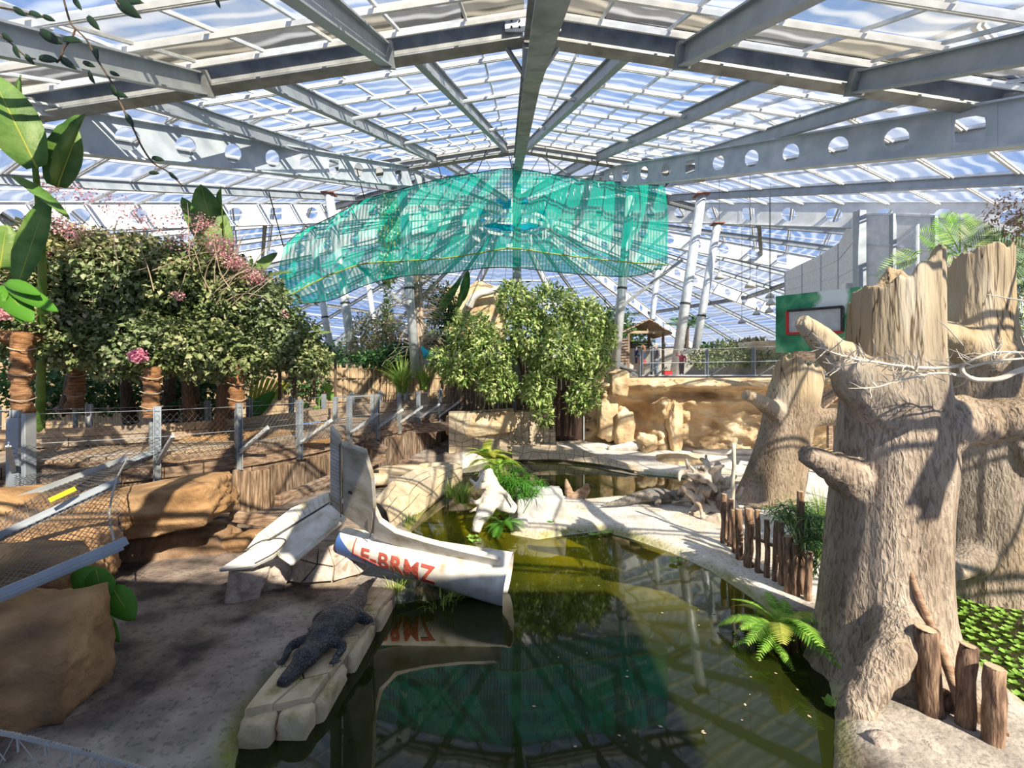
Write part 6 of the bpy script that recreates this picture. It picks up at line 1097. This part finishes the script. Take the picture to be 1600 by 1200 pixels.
# people on the upper path
def person(lab, x, y, h, shirt, legs, hairm, armp, face, long_hair=False, short=False, mask=False, skirt=None):
    """standing figure; armp: list of two hand targets in units of height, relative to the feet; face = heading angle"""
    R = Matrix.Rotation(face, 3, 'Z'); o_ = Vector((x, y, UPZ+.01)); W = lambda a, b, c: o_+R@Vector((a*h, b*h, c*h))   # a right, b forward, c up
    root = thing('person', lab, 'person', tuple(o_)); mb = MB()
    mb.tube([W(0, 0, .47), W(0, 0, .55), W(0, 0, .66), W(0, .005, .76), W(0, 0, .81), W(0, 0, .845)], [.075*h, .082*h, .085*h, .095*h, .06*h, .03*h], 12, flat=.7)
    mb.tube([W(0, 0, .82), W(0, .01, .86)], .033*h, 8); hc = W(0, .01, .925)
    mb.tube([W(0, .005, .865), W(0, .01, .89), W(0, .012, .93), W(0, .005, .965), W(0, 0, .995)], [.028*h, .045*h, .053*h, .047*h, .018*h], 12); mb.tube([W(0, .05, .935), W(0, .068, .915), W(0, .055, .905)], [.008*h, .012*h, .008*h], 6)
    for s_ in (-1, 1): mb.tube([W(s_*.05, 0, .93), W(s_*.058, 0, .92)], .013*h, 6)
    sh, lg, leg_m, cl = MB(), MB(), [], []
    sh.tube([W(0, 0, .48), W(0, 0, .56), W(0, 0, .66), W(0, .005, .76), W(0, 0, .815), W(0, 0, .84)], [.088*h, .092*h, .093*h, .103*h, .072*h, .040*h], 14, flat=.74)
    for s_, tgt in zip((-1, 1), armp):
        S_ = W(s_*.105, 0, .80); H_ = W(*tgt); el = S_.lerp(H_, .5)+R@Vector((s_*.05*h, -.03*h, -.05*h)); mb.tube([S_, el, H_], [.030*h, .025*h, .018*h], 8)
        dr = nrm(H_-el); mb.tube([H_, H_+dr*.045*h], [.019*h, .017*h], 8)
        for q in range(4): mb.tube([H_+dr*.04*h+R@Vector(((q-1.5)*.009*h, 0, 0)), H_+dr*(.085-.006*abs(q-1.2))*h+R@Vector(((q-1.5)*.010*h, .008*h, -.008*h))], [.0055*h, .004*h], 5)
        mb.tube([H_+dr*.01*h, H_+dr*.035*h+R@Vector((-s_*.022*h, .01*h, 0))], [.007*h, .005*h], 5)
        if short: sh.tube([S_, S_.lerp(el, .6)], [.040*h, .036*h], 8)
        else: sh.tube([S_, el, el.lerp(H_, .92)], [.040*h, .034*h, .025*h], 8)
    for s_ in (-1, 1):
        hp, kn, an = W(s_*.045, 0, .50), W(s_*.05, .01, .27), W(s_*.05, -.005, .04); mb.tube([hp, kn, an], [.055*h, .038*h, .025*h], 10); mb.tube([an, W(s_*.05, .02, .015), W(s_*.055, .085, .012)], [.025*h, .026*h, .018*h], 8); lg.tube([hp+Vector((0, 0, .02*h)), kn, an+Vector((0, 0, .01*h))], [.066*h, .046*h, .036*h], 10)
    lg.tube([W(0, 0, .53), W(0, 0, .46)], [.088*h, .085*h], 12, flat=.75)
    b = mb.build('body', M['skin'], root); remesh(b, .012*h, 1)
    for m_, nm, k in ((sh, 'shirt', shirt), (lg, 'trousers', legs)): o = m_.build(nm, M[k], root); remesh(o, .016*h, 1)
    hm = MB(); hm.tube([W(0, -.018, .90), W(0, -.016, .935), W(0, -.010, .97), W(0, -.004, 1.008)], [.045*h, .058*h, .052*h, .015*h], 12)
    if long_hair: hm.tube([W(0, -.03, .96), W(0, -.045, .90), W(0, -.05, .80), W(0, -.05, .72)], [.045*h, .062*h, .06*h, .03*h], 10)
    remesh(hm.build('hair', M[hairm], root), .014*h, 1)
    ey = MB()
    for s_ in (-1, 1): ey.tube([W(s_*.02, .054, .94), W(s_*.02, .062, .94)], .006*h, 6)
    ey.build('eyes', M['black'], root)
    if mask: k = MB(); k.tube([W(0, .038, .925), W(0, .055, .905), W(0, .04, .88)], [.02*h, .036*h, .02*h], 8); k.build('face_mask', M['whiteplain'], root)
    else: k = MB(); k.tube([W(-.015, .052, .893), W(.015, .052, .893)], .005*h, 6); k.build('mouth', M['maroon'], root)
    if skirt: k = MB(); k.tube([W(0, 0, .53), W(0, 0, .44), W(0, 0, .36)], [.09*h, .115*h, .125*h], 14, flat=.8); k.build('skirt', M[skirt], root, smooth=True)
    return root
person('woman with long auburn hair in a dark top and red skirt carrying a child', P(1004, 0, 23.9).x, 23.9, 1.66, 'navy', 'khaki', 'hair', [(-.12, .14, .62), (.06, .16, .66)], .9, long_hair=True, skirt='red')
person('toddler in navy held up in front of the woman in the red skirt', P(994, 0, 24.3).x, 24.3, .95, 'navy', 'navy', 'navy', [(-.1, .12, .7), (.1, .12, .7)], -1.2).location.z += .62
person('man in a charcoal sweater and jeans wearing a white mask', P(1025, 0, 24.0).x, 24.0, 1.76, 'darkshirt', 'jeans', 'hair_grey', [(-.13, .08, .50), (.12, .12, .55)], 1.9, mask=True)
person('child in a maroon jumper with one arm raised by the fence', P(1065, 0, 23.2).x, 23.2, 1.30, 'maroon', 'darkshirt', 'hair', [(-.13, .05, .60), (.16, .05, .93)], 2.9)
for o in bpy.data.objects:
    if o.name == 'person.001': o.location.z = UPZ+.63
sb = thing('storage_bin', 'small orange-red bin on the upper path by the man', 'bin', (P(1043, 0, 23.6).x, 23.6, UPZ)); MB().box((P(1043, 0, 23.6).x, 23.6, UPZ+.12), (.38, .3, .24)).build('tub', M['red'], sb, bevel=.02); MB().box((P(1043, 0, 23.6).x, 23.6, UPZ+.26), (.42, .34, .04)).build('lid', M['red'], sb)
# mural board with red-framed screen
A_, B_ = P(1212, 463, 17.2), P(1345, 448, 14.6); A2, B2 = P(1212, 551, 17.2), P(1345, 552, 14.6)
mm = bpy.data.materials.new('jungle_mural'); mm.use_nodes = True; t = mm.node_tree; L = t.links.new; p = t.nodes['Principled BSDF']; tc = nd(t, 'ShaderNodeTexCoord'); n1 = nd(t, 'ShaderNodeTexNoise'); n1.inputs['Scale'].default_value = 1.3; n1.inputs['Detail'].default_value = 6; L(tc.outputs['Object'], n1.inputs['Vector'])
ja = ramp(t, n1.outputs[0], [(.008, .12, .055), (.03, .28, .14), (.18, .46, .24)], [.34, .5, .66]); sep = nd(t, 'ShaderNodeSeparateXYZ'); L(tc.outputs['Object'], sep.inputs[0]); v1 = nd(t, 'ShaderNodeVectorMath', operation='DISTANCE'); ctr = (A_.lerp(B_, .70))+Vector((0, 0, -.35)); v1.inputs[1].default_value = ctr; L(tc.outputs['Object'], v1.inputs[0]); ns = nd(t, 'ShaderNodeMath', operation='MULTIPLY_ADD'); ns.inputs[1].default_value = 1.0; L(n1.outputs[0], ns.inputs[0]); L(v1.outputs['Value'], ns.inputs[2])
sky = ramp(t, ns.outputs[0], [(1, 1, 1), (0, 0, 0)], [.62, .74]) if False else None; mr = nd(t, 'ShaderNodeMapRange'); mr.inputs['From Min'].default_value = 1.0; mr.inputs['From Max'].default_value = 1.15; mr.inputs['To Min'].default_value = 1; mr.inputs['To Max'].default_value = 0; L(ns.outputs[0], mr.inputs[0])
mx = nd(t, 'ShaderNodeMix', data_type='RGBA'); L(mr.outputs[0], mx.inputs[0]); L(ja, mx.inputs[6]); mx.inputs[7].default_value = (.80, .86, .88, 1); L(mx.outputs[2], p.inputs['Base Color'])
mu = thing('mural_board', 'green jungle mural board with a red-framed screen left of the nearest stump', 'board', tuple((A2+B2)/2)); nb = nrm((B_-A_).cross(A2-A_)); nb = nb if nb.y < 0 else -nb
recalc(MB().slab([A2, B2, B_, A_], -nb, .12).build('panel', mm, mu)); Q = lambda u, v: (A_*(1-u)+B_*u)*(1-v)+(A2*(1-u)+B2*u)*v
recalc(MB().slab([Q(.17, .66), Q(.80, .66), Q(.80, .30), Q(.17, .30)], nb, .03).build('screen', M['screen'], mu))
for a, b, m in ((Q(.17, .28), Q(.82, .28), 'black'), (Q(.82, .28), Q(.82, .66), 'black'), (Q(.17, .28), Q(.17, .68), 'red'), (Q(.17, .67), Q(.82, .67), 'red')): MB().beam(a+nb*.04, b+nb*.04, .08, .1, nb).build('screen_frame', M[m], mu)
MB().box(P(1290, 556, 15.3), (1.9, .5, .34), -.5).build('planter', M['beamwood'], mu)
# white panelled annexe wall at the right
ww = thing('wall_annexe', 'white panelled annexe wall under the roof at the right', None, tuple(P(1340, 440, 20)), kind='structure')
def wq(px, d, y0, y1): return P(px, y0, d), P(px, y1, d)
cols = [(1228, 36, 425, 470), (1255, 33, 412, 465), (1285, 30, 398, 462), (1312, 27.5, 380, 460), (1338, 25, 330, 465), (1342, 19.5, 335, 470), (1395, 18.5, 335, 480), (1460, 17.5, 338, 500), (1540, 16.5, 345, 520)]
flat('panelw', (.74, .74, .74), .5)
for (a, b) in zip(cols[:-1], cols[1:]):
    t0, b0 = wq(*a); t1, b1 = wq(*b); n = nrm((t1-t0).cross(b0-t0)); n = n if n.y < 0 else -n
    for k in range(3):
        f0, f1 = k/3+.01, (k+1)/3-.01; mb = MB(); mb.slab([t0.lerp(b0, f1), t1.lerp(b1, f1), t1.lerp(b1, f0), t0.lerp(b0, f0)], -n, .06); recalc(mb.build('panel', M['panelw'], ww)); MB().beam(t0.lerp(b0, k/3), t1.lerp(b1, k/3), .06, .08).build('mullion', M['steel_l'], ww)
    MB().beam(t0, b0, .14, .2, (0, 1, 0)).build('mullion', M['steel'], ww)
MB().beam(P(1343, 330, 19.3), P(1343, 560, 19.3), .35, .3, (0, 1, 0)).build('column', M['steel'], ww)
mb = MB(); mb.tube([P(1432, 350, 17.6), P(1432, 470, 17.6)], .09, 10); mb.build('downpipe', M['steel_l'], ww); MB().box(P(1328, 452, 20), (.6, .3, .5)).build('vent_box', M['white_alu'], ww)
# columns and braces
flat('rustcap', (.34, .13, .09))
for i, (x0, y0, x1, y1, d, r_, lab) in enumerate(((626, 262, 650, 590, 21.3, .22, 'leaning tube column left of centre, passing behind the net'), (988, 262, 960, 590, 21.3, .22, 'leaning tube column right of centre, passing behind the net'), (514, 303, 558, 600, 24.5, .24, 'leaning tube column at the left end of the net'), (1096, 305, 1052, 600, 24.5, .26, 'thick leaning tube column right of the net'), (1121, 350, 1078, 600, 28, .24, 'thinner leaning tube column beside the thick one at the right'), (486, 355, 525, 600, 28, .22, 'leaning tube column farthest left behind the vine'), (572, 420, 592, 560, 33, .2, 'distant tube column seen under the left half of the net'), (1028, 420, 1012, 560, 33, .2, 'distant tube column seen under the right half of the net'))):
    root = thing('tube_column', lab, None, tuple(P(x1, y1, d)), kind='structure'); a, b = P(x1, y1, d), P(x0, y0, d); MB().tube([a, b], r_, 14).build('shaft', M['steel_l'], root, smooth=True); MB().box(b, (r_*2.8, r_*2.8, .06)).build('cap_plate', M['rustcap' if i in (2, 3, 4) else 'steel'], root)
    c = a.lerp(b, .42); MB().tube([c, c+(b-a).normalized()*.1], r_*1.1, 12).build('clamp_band', M['black'], root)
for a, b in (((548, 406, 20.3), (640, 482, 20.8)), ((1066, 406, 20.3), (972, 478, 20.8))): MB().beam(P(*a), P(*b), .12, .14).build('diagonal_brace', M['steel_d'])['kind'] = 'structure'
# bell lamps
def cone_z(c): return 19.9-.272*(math.hypot(c.x, c.y-45)-4)
for i, (px, py, d) in enumerate(((1124, 433, 24), (1172, 446, 22), (1203, 463, 26), (1204, 474, 24.5), (1202, 486, 27), (1159, 503, 30), (1182, 490, 30))):
    c = P(px, py, d); root = thing('bell_lamp', ('leftmost white bell lamp hanging right of the thick column', 'large white bell lamp second from the column', 'top bell lamp of the cluster beside the mural', 'middle bell lamp of the cluster beside the mural', 'bottom bell lamp of the cluster beside the mural', 'lowest small bell lamp near the far glazing', 'small distant bell lamp right of the columns')[i], 'lamp', tuple(c), 'bell lamps'); s_ = .9
    MB().tube([c+Vector((0, 0, .28*s_)), c+Vector((0, 0, .16*s_)), c+Vector((0, 0, .04*s_)), c+Vector((0, 0, -.10*s_))], [.05*s_, .13*s_, .24*s_, .27*s_], 16).build('shade', M['lamp'], root, smooth=True); MB().tube([c+Vector((0, 0, .28)), c+Vector((0, 0, .4))], .05, 8).build('socket', M['steel_d'], root); MB().tube([c+Vector((0, 0, .4)), Vector((c.x, c.y, cone_z(c)))], .012, 5).build('cord', M['cable'], root)
# net
nm_ = bpy.data.materials.new('net_mesh'); nm_.use_nodes = True; t = nm_.node_tree; t.nodes.clear(); L = t.links.new; out = nd(t, 'ShaderNodeOutputMaterial'); tr = nd(t, 'ShaderNodeBsdfTransparent'); df = nd(t, 'ShaderNodeBsdfDiffuse'); df.inputs[0].default_value = (.0, .46, .34, 1); tl = nd(t, 'ShaderNodeBsdfTranslucent'); tl.inputs[0].default_value = (.0, .62, .47, 1); m1 = nd(t, 'ShaderNodeMixShader'); m1.inputs[0].default_value = .5; L(df.outputs[0], m1.inputs[1]); L(tl.outputs[0], m1.inputs[2])
tc = nd(t, 'ShaderNodeTexCoord'); w1 = nd(t, 'ShaderNodeTexWave', bands_direction='X'); w1.inputs['Scale'].default_value = 2.2; w1.inputs['Distortion'].default_value = .4; L(tc.outputs['Object'], w1.inputs['Vector']); n1 = nd(t, 'ShaderNodeTexNoise'); n1.inputs['Scale'].default_value = .5; L(tc.outputs['Object'], n1.inputs['Vector'])
a1 = nd(t, 'ShaderNodeMath', operation='MULTIPLY_ADD'); a1.inputs[1].default_value = .34; a1.inputs[2].default_value = .30; L(w1.outputs[0], a1.inputs[0]); a2 = nd(t, 'ShaderNodeMath', operation='MULTIPLY_ADD'); a2.inputs[1].default_value = .45; L(n1.outputs[0], a2.inputs[0]); L(a1.outputs[0], a2.inputs[2])
m2 = nd(t, 'ShaderNodeMixShader'); L(a2.outputs[0], m2.inputs[0]); L(tr.outputs[0], m2.inputs[1]); L(m1.outputs[0], m2.inputs[2]); L(m2.outputs[0], out.inputs[0])
net = thing('safety_net', 'large teal safety net hung between the columns under the roof', 'net', tuple(P(800, 400, 20)))
top = [(443, 385, 18), (470, 362, 18.5), (520, 338, 19.2), (570, 312, 19.8), (625, 296, 20), (690, 279, 20), (745, 270, 19.9), (800, 263, 19.9), (860, 272, 19.9), (925, 281, 20), (985, 286, 20), (1040, 291, 20)]; bot = [(440, 470, 18), (470, 452, 18.4), (520, 428, 19), (570, 412, 19.5), (625, 408, 19.6), (690, 404, 19.5), (745, 396, 19.4), (800, 388, 19.4), (860, 396, 19.4), (925, 404, 19.5), (985, 410, 19.6), (1043, 414, 19.8)]
sk = [(443, 478, 18.5), (470, 475, 19), (520, 468, 19.8), (570, 446, 20.1), (625, 432, 20.1), (690, 428, 20.1), (745, 420, 20.1), (800, 418, 20), (860, 424, 20.1), (925, 430, 20.1), (985, 432, 20.1), (1020, 424, 20.1)]
T_, B_2, S2 = [catmull([P(*q) for q in l], 6) for l in (top, bot, sk)]
def sheet(name, R0, R1, nv, bulge, par):
    n = len(R0); V = []
    for i in range(n):
        for j in range(nv+1): v = j/nv; q = R0[i].lerp(R1[i], v); V.append(q+Vector((0, -bulge*math.sin(math.pi*v)+.12*math.sin(i*.9)*math.sin(math.pi*v)+.05*math.sin(i*2.3+j), 0)))
    return mesh_obj(name, V, [(i*(nv+1)+j, i*(nv+1)+j+1, (i+1)*(nv+1)+j+1, (i+1)*(nv+1)+j) for i in range(n-1) for j in range(nv)], nm_, par, True)
sheet('net_sheet', T_, B_2, 10, .25, net); sheet('net_skirt', B_2, S2, 4, -.1, net)
MB().tube(T_, .02, 5).build('edge_cord', M['cable'], net); MB().tube(B_2, .03, 5).build('edge_cord', M['leaf_fern_y'], net); MB().tube(S2, .02, 5).build('edge_cord', M['cable'], net)
for (a, b) in (((570, 312, 19.8), (555, 255, 19)), ((690, 279, 20), (680, 240, 20)), ((590, 296, 20), (568, 250, 19.2)), ((925, 281, 20), (938, 245, 20)), ((1040, 291, 20), (1065, 262, 19)), ((800, 263, 19.9), (790, 222, 20)), ((443, 385, 18), (420, 300, 16)), ((745, 270, 19.9), (760, 235, 20)), ((860, 272, 19.9), (852, 230, 20)), ((1040, 291, 20), (1048, 255, 19.5))): MB().tube([P(*a), P(*b)], .022, 5).build('hanger', M['cable'], net)
# far greenery, rockwork, palms inside the dome
arr = thing('artificial_rock', 'tan artificial rock mound above the big shrub', 'rock', tuple(P(745, 600, 30)))
for i, (px, py, d, sz) in enumerate(((745, 516, 30, (1.7, 1.2, 3.6)), (715, 526, 29.5, (1.0, .8, 3.8)), (775, 522, 30, (.8, .8, 3.5)))): rock('rock_block', P(px, py, d), sz, M['sandrock'], 90+i, amp=.12, box=.7, sub=4, parent=arr)
o = MB().tube(catmull([P(732, 480, 28.6), P(742, 463, 28.5), P(765, 456, 28.5), P(783, 450, 28.5)], 5), lerp_list([.28, .24, .2, .2], 16), 10, jit=.1).build('white_log', M['drift_w'], smooth=True); tag(o, 'bleached log lying over the tan artificial rock', 'log')
def palm(lab, c, h, n, L_, m): 
    root = thing('palm', lab, 'palm', tuple(c)); c = Vector(c); MB().tube([c, c+Vector((.1, 0, h))], [.16, .11], 8).build('trunk', M['bark_s'], root); r_ = random.Random(int(h*97))
    for i in range(n): a = 2*math.pi*i/n+r_.uniform(-.2, .2); e = r_.uniform(.1, 1.0); tt = c+Vector((.1, 0, h)); pinnate(root, tt, tt+Vector((math.cos(a), math.sin(a)*.8, e))*L_, .5, m, 14, (math.cos(a+1.57)*.2, -.5, 1), .35)
for lab, px, py, d, h, n, L_, m in (('palm behind the hut, left one', 925, 560, 30, 2.2, 11, 1.5, 'leaf_mid'), ('palm behind the hut, right one', 985, 560, 31, 1.6, 11, 1.5, 'leaf_grass'), ('dark palm between the two right columns', 1072, 555, 31, 1.9, 12, 1.6, 'leaf_dark'), ('palm left of the bare tree in the distance', 610, 560, 32, 2.0, 10, 1.6, 'leaf_mid')): palm(lab, P(px, py, d), h, n, L_, m)
for i, (px, py, d, r_, n, m) in enumerate(((560, 560, 34, (5, 1.5, 1.2), 1400, 'leaf_dark'), (690, 545, 36, (4, 1.5, 2.0), 1400, 'leaf_mid'), (900, 545, 36, (5, 1.5, 1.6), 1400, 'leaf_dark'), (1110, 560, 34, (5, 1.5, 1.0), 1400, 'leaf_dark'), (420, 560, 30, (5, 1.5, 2.0), 1600, 'leaf_dark'), (1180, 545, 29, (1.8, 1, .5), 600, 'leaf_olive'), (1400, 580, 22, (3, 1, .8), 900, 'leaf_mid'), (150, 560, 24, (6, 1.5, 2.2), 1800, 'leaf_dark'))):
    pts, ou = blob_pts([(tuple(P(px, py, d)), r_)], n, .3); tag(leaf_cloud('distant_bush', pts, ou, (.3, .55), M[m], None, .5, .1, kind=None), ('distant bush mass behind the reed fence left of the bare tree', 'distant bush mass behind the tan rock', 'distant bush mass behind the right half of the big shrub', 'distant bush mass at the foot of the thick column', 'distant bush mass behind the right end of the vine', 'olive bush on the mound left of the mural', 'bush behind the nearest stump on the upper path', 'distant bush mass behind the left part of the vine')[i], 'bush')
# small gabled shelter behind the nearest stump
shl = thing('animal_shelter', 'small gabled wooden shelter behind the nearest stump', 'shelter', tuple(P(1320, 690, 15)))
a, b, c = P(1288, 640, 15), P(1322, 612, 15), P(1350, 634, 15)
for p0, p1 in ((a, b), (b, c)): mb = MB(); dy = Vector((0, 1.2, 0)); mb.hexa([p0, p1, p1+dy, p0+dy, p0+Vector((0, 0, .08)), p1+Vector((0, 0, .08)), p1+dy+Vector((0, 0, .08)), p0+dy+Vector((0, 0, .08))]); mb.build('roof_panel', M['plank'], shl)
for px in (1296, 1316, 1342): MB().box(P(px, 670, 15.1), (.12, .12, 1.3)).build('post', M['beamwood'], shl)
MB().box(P(1320, 672, 15.7), (1.1, .06, 1.2)).build('back_board', M['plank'], shl)
